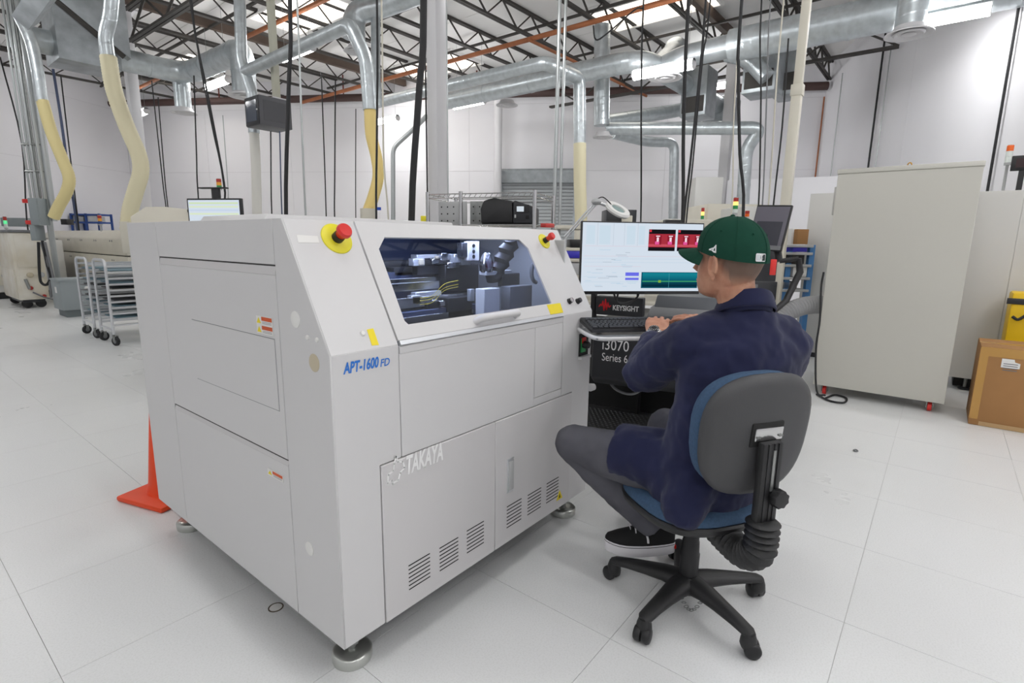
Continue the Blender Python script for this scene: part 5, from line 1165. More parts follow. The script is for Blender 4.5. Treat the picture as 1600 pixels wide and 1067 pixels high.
MB(TPn).prism([(.215, zsf+.012), (.215, zsf+.145), (.225, zsf+.152), (wp_-.005, zsf+.118), (wp_, zsf+.11), (wp_, zsf+.012)], 1, .0, .26).build('front_unit', M_['dgrey'], pr, .006)
MB(TPn).box((.235, -.004, zsf+.075), (wp_-.02, .0, zsf+.125)).build('control_panel', M_['black'], pr, .002); MB(TPn).box((.24, -.006, zsf+.083), (.285, -.004, zsf+.115)).build('display', glow('lcd', '#cfd8e0'), pr)
MB(TPn).box((.225, -.003, zsf+.045), (.235, .0, zsf+.065)).build('button', M_['lgrey'], pr); MB(TPn).box((wp_-.04, -.003, zsf+.04), (wp_-.02, 0, zsf+.06)).build('slot', M_['slot'], pr)
MB(TPn).box((.01, .01, zsf+.002), (wp_-.01, .25, zsf+.012)).build('foot', M_['blackm'], pr)
p = at(857, 354, 2, H_+.005); MB().box((p.x-.03, p.y-.01, H_+.001), (p.x+.03, p.y+.02, H_+.018)).build('red_block', M_['lred'], label='small dark red block on the right rear edge of the test machine top', cat='block', bevel=.004) if p.x < W_ else MB().box((W_-.08, .6, H_+.001), (W_-.01, .64, H_+.02)).build('red_block', M_['lred'], label='small dark red block on the right rear edge of the test machine top', cat='block', bevel=.004)
# magnifier lamp on its arm
d = 3.7; b0 = far(882, 372, d); t = thing('magnifier_lamp', b0, 'white magnifier lamp on a jointed arm left of the operator monitor', 'lamp')
MB().cyl(dn(b0, .95), b0, .012, 10).build('post', M_['silver'], t)
j = far(932, 316, d)
for s in (-.012, .012): MB().cyl(b0+Vector((0, 0, s)), j+Vector((0, 0, s)), .006, 8).build('arm', M_['silver'], t)
MB().ell(j+Vector((0, 0, .004)), (.035, .035, .022)).build('joint', M_['lgrey'], t); c = far(965, 328, d); MB().cyl(j, far(950, 322, d), .01, 8).build('neck', M_['silver'], t)
nv = (Vector((0, 0, 1))-XR*-.45-YF*.55).normalized(); hd_ = MB().lathe([(.05, -.012), (.085, -.014), (.092, .0), (.085, .014), (.05, .012), (.05, -.012)], c, nv, 28).build('lamp_ring', M_['cwhite'], t)
MB().lathe([(.05, -.003), (.05, .003), (0, .006)], c, nv, 24).build('lens', mat('lens_glass', '#8fa6a4', .05), hd_); MB().tube(spline([j+Vector((0, 0, .02)), far(942, 308, d), far(952, 316, d), far(955, 320, d)], 4), .004, 6).build('cable', M_['rubber'], t)
# bench with shelves right of the machine
def boxat(name, m, x0, y0, x1, y1, d, dep, label, cat, parent=None, bev=.006):
    p, q = far(x0, y0, d), far(x1, y1, d); c = (p+q)/2; o_ = MB().obox(c+YF*dep/2, XR, YF, (0, 0, 1), abs((q-p).dot(XR))/2, dep/2, abs(p.z-q.z)/2)
    return o_.build(name, M_[m] if isinstance(m, str) else m, parent, bev, label=label, cat=cat)
d = 4.6; b0 = far(905, 420, d); TBn = framed(Vector((b0.x, b0.y, 0)), 0)
t = thing('work_bench', b0-Vector((0, 0, b0.z)), 'white shelved work bench seen between the test machine and the monitor', 'bench')
for y0, y1 in ((352, 358), (387, 392), (404, 409), (430, 436), (470, 476)):
    z0_, z1__ = far(905, y1, d).z, far(905, y0, d).z; MB(TBn).box((-.2, 0, z0_), (1.2, .5, z1__)).build('shelf', M_['cream'], t, .004)
for x in (-.19, 1.17): MB(TBn).box((x, .1, 0), (x+.03, .14, far(905, 352, d).z)).build('upright', M_['lgrey'], t); MB(TBn).box((x, .44, 0), (x+.03, .48, far(905, 352, d).z)).build('upright', M_['lgrey'], t)
boxat('black_tray', 'black', 891, 374, 910, 387, d, .3, 'black instrument tray on the white bench left of the monitor', 'tray'); boxat('blue_bin', 'blue2', 884, 392, 912, 403.5, d, .3, 'blue plastic bin on the white bench left of the monitor', 'bin'); boxat('grey_tray', 'lgrey', 890, 411, 912, 429.5, d, .3, 'grey trays stacked on the bench under the blue bin', 'tray')
# dark picture-like cabinet and instrument behind the monitor
t = boxat('instrument_box', 'dgrey', 948, 327, 994, 350, 5.4, .3, 'dark grey instrument case behind the top of the operator monitor', 'case'); boxat('front_plate', 'cream', 971, 336, 988, 350, 5.39, .02, None, None, None, 0) if False else None
boxat('white_instrument', 'cream', 972, 336.5, 988, 349, 5.34, .03, 'small white instrument in front of the dark case above the monitor', 'instrument')
# ------------------------------------------------------------------ right side: cabinets, box, bench, second monitor
def stack_light(p, r, h, lens, label, pole=0., polem='lgrey'):
    """p = foot of the coloured tower; lens from the top down"""
    t = thing('stack_light', p-Vector((0, 0, pole)), label, 'signal light', 'signal towers'); n = len(lens); q = Vector(p)
    if pole: MB().cyl(q-Vector((0, 0, pole)), q, r*.45, 8).build('pole', M_[polem], t)
    MB().lathe([(r*1.05, 0), (r*1.05, h*.12), (r*.95, h*.12)], q, (0, 0, 1), 14).build('base', M_['lgrey'], t)
    for i, m in enumerate(lens[::-1]):
        a, b = h*(.12+.84*i/n), h*(.12+.84*(i+1)/n); MB().lathe([(0, a), (r, a+.001), (r, b-.002), (r*.9, b), (0, b)], q, (0, 0, 1), 14).build('lens', m if not isinstance(m, str) else M_[m], t)
    MB().lathe([(r*.9, h*.96), (r*.8, h), (0, h)], q, (0, 0, 1), 12).build('cap', M_['lgrey'], t)
    return t
lit_y = mat('lens_amber_lit', '#ffd070', .3, emit=1.2); lit_g = mat('lens_green_lit', '#58d08a', .3, emit=.8)
def castor(c, parent, T=None, r=.04, m='red'):
    b = MB(T).box((c[0]-.035, c[1]-.03, c[2]+.085), (c[0]+.035, c[1]+.03, c[2]+.095)).build('castor', M_['steel'], parent)
    for s in (-1, 1): MB(T).box((c[0]-.025, c[1]+s*.022-.003, c[2]+r*.7), (c[0]+.025, c[1]+s*.022+.003, c[2]+.088)).build('fork', M_['steel'], b)
    MB(T).lathe([(.012, -.016), (r, -.014), (r, .014), (.012, .016)], (c[0], c[1], c[2]+r), (0, 1, 0), 20).build('wheel', M_[m], b)
    MB(T).cyl((c[0], c[1]-.026, c[2]+r), (c[0], c[1]+.026, c[2]+r), .009, 8).build('axle', M_['steel'], b)
# tall cabinet on red castors
u0 = 4.7; y0, y1 = -1.392, -.44
c1 = thing('tall_cabinet', (u0+.4, (y0+y1)/2, 0), 'tall pale grey enclosure on red castors, nearest on the right', 'cabinet')
MB().box((u0+.006, y0+.004, .1), (u0+.8, y1-.004, 1.965)).build('body', M_['cabinet'], c1, .006)
MB().box((u0, y0, .09), (u0+.006, y1, 1.955)).build('front_panel', M_['cabinet'], c1, .002, 1); MB().box((u0-.006, y0-.006, 1.957), (u0+.81, y1+.006, 1.995)).build('top_cap', M_['cabinet'], c1, .004)
MB().box((u0+.1, y1+.002, 1.62), (u0+.22, y1+.03, 1.86)).build('switch_plate', M_['cabinet2'], c1, .004)
p = at(1419, 252, 0, u0+.25); e = MB().tube([(p.x, p.y-.014+.014*cos(a)*1-.0, 2.0+.022+.022*sin(a)) for a in [2*pi*i/16 for i in range(17)]], .005, 8).build('lifting_eye', M_['yrod'], c1)
p = at(1518, 250, 0, u0+.2); MB().lathe([(.012, 0), (.012, .008), (0, .01)], (p.x, p.y, 1.995), (0, 0, 1), 12).build('cap_bolt', M_['steel'], c1)
for x, y in ((u0+.07, y0+.09), (u0+.07, y1-.09), (u0+.72, y0+.09), (u0+.72, y1-.09)): castor((x, y, .0006), c1)
p0, p1 = at(1395, 252, 0, u0+.5), at(1442, 249, 0, u0+.5); MB().box((u0+.45, p1.y, 1.996), (u0+.6, p0.y, 2.05)).build('box_on_top', M_['cabinet'], label='low pale box lying on top of the tall enclosure', cat='box', bevel=.004)
# cabinet to its left, lower
a, b = far(1258, 303, 6.6), far(1330, 303, 6.3)
c = thing('side_cabinet', (a.x+.3, a.y-.2, 0), 'white machine cabinet half hidden left of the tall enclosure with a grey hose', 'cabinet')
zt = a.z; MB().box((a.x, a.y-1.0, .06), (a.x+.7, a.y-.06, zt)).build('body', M_['cabinet2'], c, .006); MB().box((a.x+.02, a.y-.98, 0), (a.x+.68, a.y-.08, .06)).build('plinth', M_['dgrey'], c)
t = thing('exhaust_hose', far(1262, 480, 5.0), 'ribbed grey flexible hose between the operator and the tall enclosure', 'hose')
ribbed(spline([far(1185, 545, 4.95), far(1205, 512, 4.95), far(1228, 490, 4.98), far(1252, 479, 5.0), far(1278, 476, 5.04), far(1300, 478, 5.1)], 8), .08, 20, .026, .012, M_['ghose'], 'corrugated_tube', t)
MB().tube(spline([far(1287, 425, 4.55), far(1283, 450, 4.55), far(1281, 500, 4.5), far(1275, 545, 4.5), far(1276, 610, 4.45), far(1290, 618, 4.4)], 6), .008, 8).build('power_cable', M_['rubber'], label='thin black cable running down the left side of the tall enclosure', cat='cable')
g0 = at(1290, 622, 2, .012); MB().tube(spline([g0, at(1305, 617, 2, .012), at(1322, 622, 2, .012), at(1318, 629, 2, .012), at(1296, 626, 2, .012), at(1276, 616, 2, .012)], 6), .009, 8).build('floor_cable', M_['rubber'], label='black cable looped on the floor by the left castor', cat='cable')
# white cabinet on the right with tower light and display
u1_ = 5.8; c2 = thing('wide_cabinet', (u1_+.4, -2.2, 0), 'wide white cabinet with a door seam behind the cardboard box', 'cabinet')
ya = -1.36; yd = at(1574, 450, 0, u1_).y; zt = at(1590, 297, 0, u1_).z
MB().box((u1_+.006, -3.0, .12), (u1_+.75, ya, zt)).build('body', M_['cabinet2'], c2, .006)
MB().box((u1_, yd+.002, .12), (u1_+.006, ya, zt)).build('door', M_['cabinet2'], c2, .002, 1); MB().box((u1_, -3.0, .12), (u1_+.006, yd-.002, zt)).build('door', M_['cabinet2'], c2, .002, 1)
for y in (-1.55, -2.8):
    for x in (u1_+.08, u1_+.66): f_ = MB().lathe([(.05, 0), (.052, .012), (.03, .022), (0, .022)], (x, y, .0006), (0, 0, 1), 18).build('levelling_foot', M_['dgrey'], c2); MB().cyl((x, y, .02), (x, y, .13), .014, 10).build('stud', M_['steel'], f_)
MB().box((u1_+.1, -2.95, .02), (u1_+.7, ya-.1, .12)).build('underframe', M_['slot'], c2)
p = at(1574, 258, 0, u1_+.25); stack_light(Vector((p.x, p.y, p.z)), .026, at(1578, 226, 0, u1_+.25).z-p.z, ['lor', 'lclear', 'lclear'], 'orange and clear signal tower on the white cabinet at the right edge', p.z-zt-.0005)
p, q = at(1582, 244, 0, u1_+.12), at(1600, 266, 0, u1_+.12); t = thing('led_display', (u1_+.12, p.y-.3, zt), 'black dot-matrix sign standing on the white cabinet at the right edge', 'sign')
MB().box((u1_+.1, p.y-.6, q.z), (u1_+.15, p.y, p.z)).build('case', M_['black'], t, .004); MB().box((u1_+.097, p.y-.57, q.z+.025), (u1_+.1, p.y-.03, p.z-.025)).build('screen', mat('dark_red_screen', '#2c1518', .3), t); MB().box((u1_+.11, p.y-.1, zt+.0005), (u1_+.14, p.y-.06, q.z)).build('stem', M_['black'], t)
# cardboard box
p = at(1512, 662, 2, 0); hbx = at(1535, 541, 0, p.x+.0).z; bx, by = p.x, p.y
t = thing('cardboard_box', (bx+.28, by-.3, 0), 'large brown taped cardboard box with a torn white label on the floor at right', 'box')
MB().box((bx, by-.62, .001), (bx+.5, by, hbx-.004)).build('carton', M_['card'], t, .006)
for s, nm in ((0, 'flap'), (1, 'flap')): MB().box((bx+.002+.25*s, by-.618, hbx-.004), (bx+.248+.25*s, by-.002, hbx)).build(nm, M_['card'], t, .001, 1)
MB().box((bx+.22, by-.621, hbx), (bx+.28, by+.001, hbx+.001)).build('tape_strip', M_['ctape'], t); MB().box((bx-.001, by-.58, hbx-.07), (bx, by-.002, hbx-.002)).build('tape_strip', M_['ctape'], t); MB().box((bx-.001, by-.62, .002), (bx, by-.06, .035)).build('tape_strip', mat('tape_pale', '#b9986c', .3), t); MB().box((bx-.0012, by-.05, .05), (bx-.0002, by+.0008, hbx-.01)).build('tape_strip', M_['ctape'], t)
l0, l1 = at(1566, 560, 0, bx), at(1593, 577, 0, bx); lb = MB().poly3([(bx-.0022, l0.y, l0.z), (bx-.0022, l1.y+.035, l0.z), (bx-.0022, l1.y+.03, l0.z-.02), (bx-.0022, l1.y, l0.z-.028), (bx-.0022, l1.y, l1.z), (bx-.0022, l0.y, l1.z)], (.001, 0, 0)).build('label', M_['cwhite'], t)
for i in range(4): MB().box((bx-.003, l1.y+.012, l0.z-.04-.016*i), (bx-.0021, l0.y-.012, l0.z-.034-.016*i)).build('print_line', M_['mgrey'], lb)
MB().box((bx+.05, by-.5, hbx+.0012), (bx+.2, by-.3, hbx+.002)).build('top_label', M_['cwhite'], t)
# yellow case behind the box
t = thing('yellow_case', at(1600, 520, 0, 5.35)-Vector((0, 0, .5)), 'bright yellow case with a black strap behind the cardboard box', 'case')
p, q = at(1583, 457, 0, 5.4), at(1600, 528, 0, 5.4)
MB().box((5.4, p.y-.5, .3), (5.7, p.y, p.z)).build('shell', mat('case_yellow', '#eec313', .45), t, .02); MB().box((5.39, p.y-.5, at(1590, 470, 0, 5.4).z-.03), (5.4, p.y+.03, at(1590, 470, 0, 5.4).z+.02)).build('strap', M_['dgrey'], t, .004)
MB().tube(spline([(5.37, p.y-.02, p.z-.2), (5.36, p.y-.06, p.z-.22), (5.37, p.y-.12, p.z-.16), (5.39, p.y-.16, p.z-.12)], 5), .012, 8).build('carry_handle', M_['rubber'], t); MB().box((5.42, p.y-.48, .0006), (5.68, p.y-.02, .3)).build('stand', M_['cream'], t, .01)
# second monitor, switched off, on its arm
d = 3.6; tr_p, br_p, bl_p, tl_p = far(1236, 320, d), far(1221, 393, d-.02), far(1166, 384, d+.16), far(1184, 325, d+.18)
exm = (tr_p-tl_p+br_p-bl_p).normalized(); ezm = (tr_p-br_p+tl_p-bl_p).normalized(); eym = ezm.cross(exm).normalized(); cm = (tr_p+br_p+bl_p+tl_p)/4; hw, hz_ = (tr_p-tl_p).length/2+.004, (tr_p-br_p).length/2
t = thing('spare_monitor', dn(cm, .9), 'dark switched-off monitor on a black arm right of the green cap', 'monitor')
MB().obox(cm+eym*.012, exm, eym, ezm, hw, .012, hz_).build('bezel', M_['black'], t, .003); sc_ = MB().obox(cm-eym*.0008, exm, eym, ezm, hw-.006, .0012, hz_-.012).build('screen', mat('glass_reflection_grey', '#6d6a74', .15, spec=.6), t)  # screen grey stands in for light reflected by the glass
MB().obox(cm-eym*.0024-ezm*hz_*.25+exm*hw*.0, exm, eym, ezm, hw-.03, .0004, hz_*.52).build('reflected_panel', mat('screen_reflection_dark', '#3a3a44', .2), sc_)  # darker part of the reflection, painted as a thin plate
MB().obox(cm-eym*.002-ezm*(hz_-.02), exm, eym, ezm, hw-.004, .0015, .014).build('lower_bezel', M_['mgrey'], t)
k1, k2, k3, k4 = cm+eym*.03, far(1218, 408, d+.05), far(1248, 404, d), far(1250, 425, d)
MB().tube([k1, k1+eym*.05, k2], .022, 10).build('arm_head', M_['black'], t); MB().tube([k2, k3], .016, 10).build('arm', M_['black'], t); MB().tube([k3, k4, far(1228, 470, d-.05), far(1205, 490, d-.1)], [.018, .021, .021, .018], 8).build('arm', M_['black'], t); MB().cyl(far(1205, 490, d-.1), dn(far(1205, 490, d-.1), .0005), .025, 10).build('post', M_['black'], t)
boxat('monitor_stand', 'dgrey', 1186, 392, 1212, 440, 3.75, .03, 'dark curved stand plate under the switched-off monitor', 'stand'); boxat('red_tag', 'red', 1205, 405, 1212, 430, 3.6, .01, 'red warning tag hanging beside the monitor arm', 'tag')
# workbench beyond with blue uprights and clutter
d = 6.2; b0 = far(1185, 470, d); TQ = framed(Vector((b0.x, b0.y, 0)), 0); wq = (far(1262, 470, d)-b0).dot(XR)
t = thing('parts_bench', TQ @ Vector((wq/2, .3, 0)), 'blue-legged bench with shelves behind the operator and the tall enclosure', 'bench')
for yy in (382, 394, 413, 433, 452): z = far(1230, yy, d).z; MB(TQ).box((0, 0, z-.03), (wq, .6, z)).build('shelf', M_['lgrey'], t, .004)
for f_ in (.3, .5, .95): MB(TQ).box((wq*f_, .02, 0), (wq*f_+.06, .08, far(1230, 382, d).z)).build('upright', mat('upright_blue', '#4a7fb5', .5), t)
boxat('carton', 'card', 1247, 358, 1262, 381.7, d+.02, .3, 'small brown carton on the top shelf of the blue-legged bench', 'box')
boxat('white_carton', 'cwhite', 1238, 357, 1246.5, 381.7, d+.1, .2, 'white box beside the small brown carton on the bench', 'box')
for k, (x, lab) in enumerate(((1212, 'violet-blue parts bin on the bench just right of the monitor arm'), (1228.5, 'middle one of three violet-blue parts bins on the bench'), (1245, 'violet-blue parts bin on the bench nearest the tall enclosure'))): boxat('parts_bin', 'blue2', x, 384, x+16, 393.7, d+.02, .2, lab, 'bin')
boxat('black_printer', 'black', 1222, 397, 1256, 412.7, d+.02, .3, 'black office machine on the blue-legged bench', 'printer'); boxat('grey_tray', 'mgrey', 1215, 440, 1245, 451.7, d+.02, .3, 'grey tray on the lower shelf of the blue-legged bench', 'tray'); boxat('white_sheet_box', 'cwhite', 1240, 417, 1260, 432.7, d+.02, .3, 'white box on the middle shelf of the blue-legged bench', 'box'); boxat('amplifier', 'dgrey', 1180, 440, 1212, 470, 5.2, .4, 'dark equipment box right behind the operator shoulder', 'equipment')
# pale machines behind the cap with tower lights
boxat('pale_machine', 'cream', 1106, 318, 1178, 480, 9.0, 1.2, 'pale cream machine housing behind the green cap', 'machine', bev=.02); boxat('flat_machine', 'cream', 1042, 342, 1105, 480, 7.2, 1.0, 'low white machine top behind the operator monitor', 'machine', bev=.03); boxat('dark_unit', 'black', 1041, 343, 1064, 352, 7.0, .15, 'dark slotted unit on the low white machine', 'unit')
boxat('white_machine', 'cabinet2', 1160, 322, 1196, 480, 7.7, .8, 'white machine side behind the switched-off monitor', 'machine', bev=.02)
p = far(1148, 336, 6.6); stack_light(p, .029, far(1149, 308, 6.6).z-p.z, ['lred', lit_y, 'green', 'lclear'], 'lit amber signal tower standing just above the green cap', .35)
p = far(1167, 340, 6.8); stack_light(p, .026, far(1167, 329, 6.8).z-p.z, ['lred', 'lor'], 'short red and orange signal tower right of the amber one', .3)
p = far(1097, 345, 9); stack_light(p, .026, far(1097, 324, 9).z-p.z, ['lred', lit_y, 'green'], 'tiny signal tower far behind, left of the green cap', .4)
a = far(1135, 284, 11); MB().obox(far(1107, 310, 12)+YF*.3, XR, YF, (0, 0, 1), .3, .3, .45).build('tall_box', M_['cabinet2'], label='tall white box by the far wall left of the right column', cat='box', bevel=.02)
# ------------------------------------------------------------------ left side: carts, soldering line, racks
def make_cart(u, v, label):
    t = thing('rack_cart', (u+.35, v+.245, 0), label, 'cart', 'tubular rack carts'); L, Wc, zt = .78, .49, 1.06
    for x in (u, u+L):
        MB().tube(bend([(x, v, .14), (x, v, zt), (x, v+Wc, zt), (x, v+Wc, .14)], .09, 6), .017, 12).build('end_frame', M_['silver'], t)
        MB().cyl((x, v, .2), (x, v+Wc, .2), .014, 10).build('cross_bar', M_['silver'], t)
    for y in (v, v+Wc):
        for k in range(11): z = .24+.073*k; MB().prism([(y-.018, z), (y+.018, z), (y+.018, z+.022), (y-.018, z+.022)], 0, u+.008, u+L-.008).build('rail', M_['silver'], t)
    for k in range(11):
        if k in (1, 3, 4, 6, 7, 9): z = .24+.073*k+.024; MB().box((u+.05, v+.02, z), (u+L-.03, v+Wc-.02, z+.012)).build('board_tray', M_['tray'] if k % 2 else M_['dgrey'], t)
    for x, y, a in ((u, v, .4), (u, v+Wc, 1.9), (u+L, v, .2), (u+L, v+Wc, .9)):
        MB().cyl((x, y, .115), (x, y, .15), .016, 10).build('castor_stem', M_['steel'], t); w_ = Vector((cos(a), sin(a), 0)); c = Vector((x+.025*w_.y, y-.025*w_.x, .0575))
        ct = MB().lathe([(.02, -.018), (.052, -.017), (.057, -.012), (.057, .012), (.052, .017), (.02, .018)], c, w_, 22).build('castor_wheel', M_['rubber'], t); MB().lathe([(.028, -.0185), (.028, .0185)], c, w_, 14).build('wheel_hub', M_['mgrey'], ct)
        for s in (-1, 1): MB().obox(c+w_*s*.024+Vector((0, 0, .03)), w_, (w_.y, -w_.x, 0), (0, 0, 1), .002, .018, .035).build('fork', M_['steel'], ct)
make_cart(1.24, 6.75, 'silver tubular rack cart with trays, nearest to the test machine'); make_cart(1.24, 7.54, 'silver tubular rack cart farther back, beside the grey floor box')
# grey transformer box
t = thing('transformer_box', (1.75, 10.35, 0), 'grey metal transformer box on the floor behind the rack carts', 'box')
MB().box((1.43, 10.06, .12), (2.1, 10.65, .62)).build('case', M_['box_grey'], t, .01); MB().box((1.48, 10.1, .0006), (2.05, 10.6, .12)).build('foot', mat('box_foot', '#6f7779', .6), t); MB().box((1.42, 10.045, .6), (2.11, 10.665, .635)).build('lid', M_['box_grey'], t, .006)
MB().lathe([(.03, 0), (.035, .03), (.02, .06)], (1.78, 10.06, .48), (0, -1, 0), 12).build('gland', M_['cwhite'], t); MB().box((1.425, 10.3, .4), (1.43, 10.4, .5)).build('label', M_['cwhite'], t)
# reflow oven running away from us
uo = 2.7; vn, vf = at(197, 380, 0, uo).y, at(62, 380, 0, uo).y; zl = at(130, 395, 0, uo).z; zt = at(150, 360, 0, uo+.25).z; ze = at(150, 372, 0, uo).z
t = thing('reflow_oven', (uo+.6, (vn+vf)/2, 0), 'long cream reflow oven with a hooded top behind the rack carts', 'machine')
MB().box((uo, vn, .12), (uo+1.2, vf, zl-.012)).build('lower_body', M_['cream'], t, .01)
MB().prism([(uo, zl+.004), (uo+1.2, zl+.004), (uo+1.2, ze), (uo+.95, zt), (uo+.25, zt), (uo, ze)], 1, vn+.03, vf).build('hood', M_['cream'], t, .03); MB().box((uo+.03, vn+.02, zl-.012), (uo+1.17, vf-.02, zl+.004)).build('hood_gap', M_['slot'], t)
MB().prism([(uo+.1, zl+.01), (uo+1.1, zl+.01), (uo+1.05, ze-.02), (uo+.15, ze-.02)], 1, vn-.02, vn+.03).build('tunnel_mouth', M_['mgrey'], t, .01); MB().box((uo+.1, vn+.1, .0006), (uo+1.1, vf-.1, .12)).build('plinth', M_['dgrey'], t)
for i in range(6):
    v = lerp(vn, vf, .12+.15*i)
    for s in (0, .12): MB().lathe([(.02, 0), (.02, .006), (0, .006)], (uo, v+s, ze-.05), (-1, 0, 0), 10).build('hood_latch', M_['mgrey'], t); MB().lathe([(.016, 0), (.016, .006), (0, .006)], (uo, v+s, zl-.1), (-1, 0, 0), 10).build('screw_cap', M_['mgrey'], t)
p = at(200, 345, 1, vn+.35); MB().box((uo+.35, vn+.15, zt), (uo+.85, vn+.6, zt+.3)).build('exhaust_box', M_['cream'], t, .02)
boxat('oven_controller', 'cream', 186, 346, 206, 396, 7.4, .3, 'upright cream control box at the near end of the oven under the cream hose', 'control box')
# stained wave-solder machine
t = thing('solder_machine', (1.42, 12.65, 0), 'stained cream soldering machine with a lever at far left beside the strut', 'machine'); ua, ub, va_, vb_ = 1.2, 1.64, 12.0, 13.3
zt = at(40, 363, 0, ua).z
MB().box((ua, va_, .16), (ub, vb_, zt)).build('body', M_['cream2'], t, .02); MB().box((ua-.02, va_-.02, zt), (ub+.02, vb_+.02, zt+.05)).build('top_rail', M_['mgrey'], t, .01)
MB().box((ua-.012, va_+.05, .2), (ua, vb_-.05, .72)).build('lower_door', M_['cream2'], t, .01); MB().box((ua+.05, va_-.012, .2), (ub-.05, va_, .72)).build('lower_door', M_['cream2'], t, .01); MB().box((ua+.05, va_-.012, .76), (ub-.05, va_, zt-.04)).build('upper_door', M_['cream2'], t, .01)
for x, z, m, r in ((ua+.2, .62, 'tan', .05), (ua+.18, .38, 'lred', .035), (ua+.36, .22, 'lred', .03), (ua+.36, .62, 'lgrey', .05)): MB().lathe([(r, 0), (r, .03), (r*.6, .045), (0, .045)], (x, va_-.012, z), (0, -1, 0), 16).build('knob', M_[m], t)
MB().tube([(ua+.12, va_-.04, .55), (ua+.16, va_-.06, .36)], .025, 8).build('lever', M_['steel'], t); MB().tube(spline([(ua+.2, va_-.03, .3), (ua+.35, va_-.05, .2), (ua+.5, va_-.04, .14)], 5), .014, 8).build('loose_hose', M_['mgrey'], t)
for x, y in ((ua+.12, va_+.12), (ub-.12, va_+.12), (ua+.12, vb_-.12), (ub-.12, vb_-.12)): MB().lathe([(.03, -.03), (.08, -.028), (.08, .028), (.03, .03)], (x, y, .0806), (0, 1, 0), 16).build('wheel', M_['rubber'], t)
MB().box((ua+.06, va_+.06, .1), (ub-.06, vb_-.06, .17)).build('chassis', M_['dgrey'], t)
t = thing('line_machine', (1.5, 15.5, 0), 'white machine with a dark window at the left picture edge', 'machine'); MB().box((1.0, 14.2, .15), (2.4, 17, 1.25)).build('body', M_['cabinet2'], t, .03); MB().box((.985, 14.3, .75), (1.0, 15.6, 1.1)).build('window', M_['black'], t); MB().box((1.1, 14.18, .3), (1.8, 14.2, .7)).build('door', M_['cream'], t, .01); MB().lathe([(.14, 0), (.14, .01), (0, .01)], (1.45, 14.18, .5), (0, -1, 0), 20).build('round_emblem', M_['blue'], t); MB().box((1.1, 14.4, .0006), (2.3, 16.8, .15)).build('plinth', M_['dgrey'], t)
boxat('duct_box', 'box_grey', 0, 340, 40, 354, 13.5, .4, 'long grey duct box above the white machine at the left edge', 'duct')
# blue racks and small things along the left wall
d = 17.; a, b = far(108, 333, d), far(158, 362, d); TQ = framed(Vector((a.x, a.y, 0)), 0); wq = (b-a).dot(XR)
t = thing('blue_rack', TQ @ Vector((wq/2, .3, 0)), 'blue metal storage rack beyond the oven hood', 'rack')
for x in (0, wq/2, wq-.04):
    for y in (0, .5): MB(TQ).box((x, y, 0), (x+.05, y+.05, a.z)).build('upright', M_['blue'], t)
for z in (a.z-.06, a.z-.3, .9, .4): MB(TQ).box((0, 0, z), (wq, .55, z+.05)).build('shelf', M_['blue'], t)
for k, (x, m, lab) in enumerate(((.08, 'lgrey', 'grey carton on the blue rack, left one'), (.5, 'cwhite', 'white carton on the blue rack, right one'))): MB(TQ).box((x, .05, a.z-.2495), (x+.3, .4, a.z-.09)).build('rack_carton', M_[m], label=lab, cat='box', bevel=.01)
for x, y, h, dd, ln, lab in ((157, 352, 12, 11, ['lred', 'amber', 'blue'], 'signal tower with a blue segment left of the cream hose'), (74, 332, 9, 12, ['lred', 'amber', 'green'], 'tiny signal tower right of the switch box on the strut'), (10, 358, 16, 13, ['lred', lit_g, 'lclear'], 'green-lit signal tower at the far left')):
    p = far(x, y, dd); stack_light(p, .035, far(x, y-h-4, dd).z-p.z, ln, lab, .12)
boxat('black_blower', 'black', 94, 342, 105, 351, 12.4, .2, 'small black blower on the soldering machine roof', 'blower')
# machine with a screen right behind the tester
d = 4.6; a, b = far(204, 345, d), far(292, 345, d); TQ = framed(Vector((a.x, a.y, 0)), 20); wq = (b-a).length
t = thing('cream_machine', TQ @ Vector((wq/2, .4, 0)), 'cream machine with a sloping roof just behind the test machine at left', 'machine'); zt = far(250, 322, d).z
MB(TQ).prism([(0, .1), (wq, .1), (wq, zt-.02), (wq*.55, zt), (wq*.25, zt-.005), (0, zt-.09)], 1, 0, .9).build('housing', M_['cream'], t, .01); MB(TQ).box((.03, .03, .0006), (wq-.03, .87, .1)).build('plinth', M_['dgrey'], t)
MB(TQ).lathe([(.03, 0), (.032, .02), (.02, .03), (0, .03)], (wq*.97, -.0, zt-.03), (0, -1, 0), 14).build('dial', M_['black'], t)
d = 4.0; TQ = framed(far(294, 339, d), -12); hM2 = far(294, 310, d).z-far(294, 339, d).z; wq = (far(387, 345, d)-far(294, 339, d)).length*1.03
t = thing('line_monitor', TQ @ Vector((wq/2, .05, -.3)), 'monitor with a pale spreadsheet screen rising behind the test machine', 'monitor')
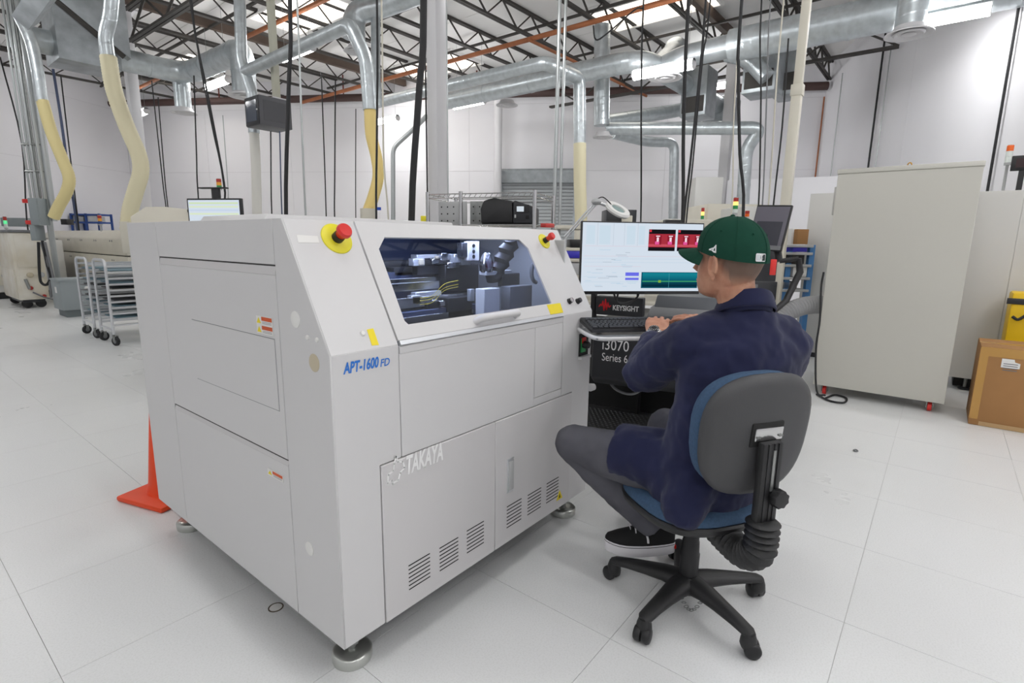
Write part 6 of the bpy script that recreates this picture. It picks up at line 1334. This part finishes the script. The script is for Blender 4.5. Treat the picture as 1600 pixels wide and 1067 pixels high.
MB(TQ).box((0, 0, -.3), (wq, .03, hM2)).build('bezel', M_['black'], t, .004); s_ = MB(TQ).box((.012, -.0015, -.28), (wq-.012, .001, hM2-.012)).build('screen', glow('screen_pale', '#d3deea'), t)
for i, c in enumerate(('#cfe0b8', '#d9e5c6', '#c8d6e8', '#d9e5c6')): MB(TQ).box((.02, -.0025, hM2-.04-.025*i), (wq-.02, -.0012, hM2-.028-.025*i)).build('table_row', glow('row%d' % i, c), s_)
MB(TQ).box((wq*.42, .03, hM2-.25), (wq*.56, .05, hM2+.075)).build('camera_mast', M_['black'], t, .003); MB(TQ).box((wq*.2, .02, hM2+.07), (wq*.7, .06, hM2+.08)).build('camera_bar', M_['black'], t, .003); MB(TQ).cyl((wq*.5, .06, .0006-TQ[2][3]), (wq*.5, .06, 0), .03, 12).build('stand', M_['black'], t)
p = far(343, 297, 6.5); stack_light(p, .027, far(344, 279, 6.5).z-p.z, ['lred', 'amber', 'green'], 'signal tower above the monitor behind the test machine', p.z-.0006)
p = far(662, 346, 4.2); boxat('yellow_cap_box', 'yellow', 657, 337, 668, 346, 4.2, .05, 'small yellow block behind the test machine left of the wire rack', 'block')
p = far(591, 326, 6.0); MB().obox(p, XR, YF, (0, 0, 1), .03, .004, .016).build('tape_flag', M_['tape'], label='bit of blue tape on the black cable by the yellow hose', cat='tape')
# chain under the chair, scrap on the floor
t = thing('hanging_chain', cl(.66, 1.79, .03), 'short dark grounding chain hanging under the task chair', 'chain')
for i in range(9):
    f_ = i/8; c = cl(.64+.08*f_, 1.77, .062-.05*sin(pi*f_)); a_ = radians(90*(i % 2)); ey_ = XR.cross(Vector((0, 0, 1)))
    MB().tube([c+XR*.008*cos(k*pi/6)+(Vector((0, 0, 1))*cos(a_)+ey_*sin(a_))*.005*sin(k*pi/6) for k in range(13)], .0014, 6).build('chain_link', M_['steel'], t)
p = at(1337, 705, 2, 0); MB().tube(spline([p+Vector((-.02, 0, .005)), p+Vector((0, .012, .006)), p+Vector((.02, 0, .005)), p+Vector((.0, -.012, .005)), p+Vector((-.018, -.004, .004))], 5), .004, 6).build('floor_scrap', M_['mgrey'], label='small curled grey scrap lying on the floor before the tall enclosure', cat='scrap')
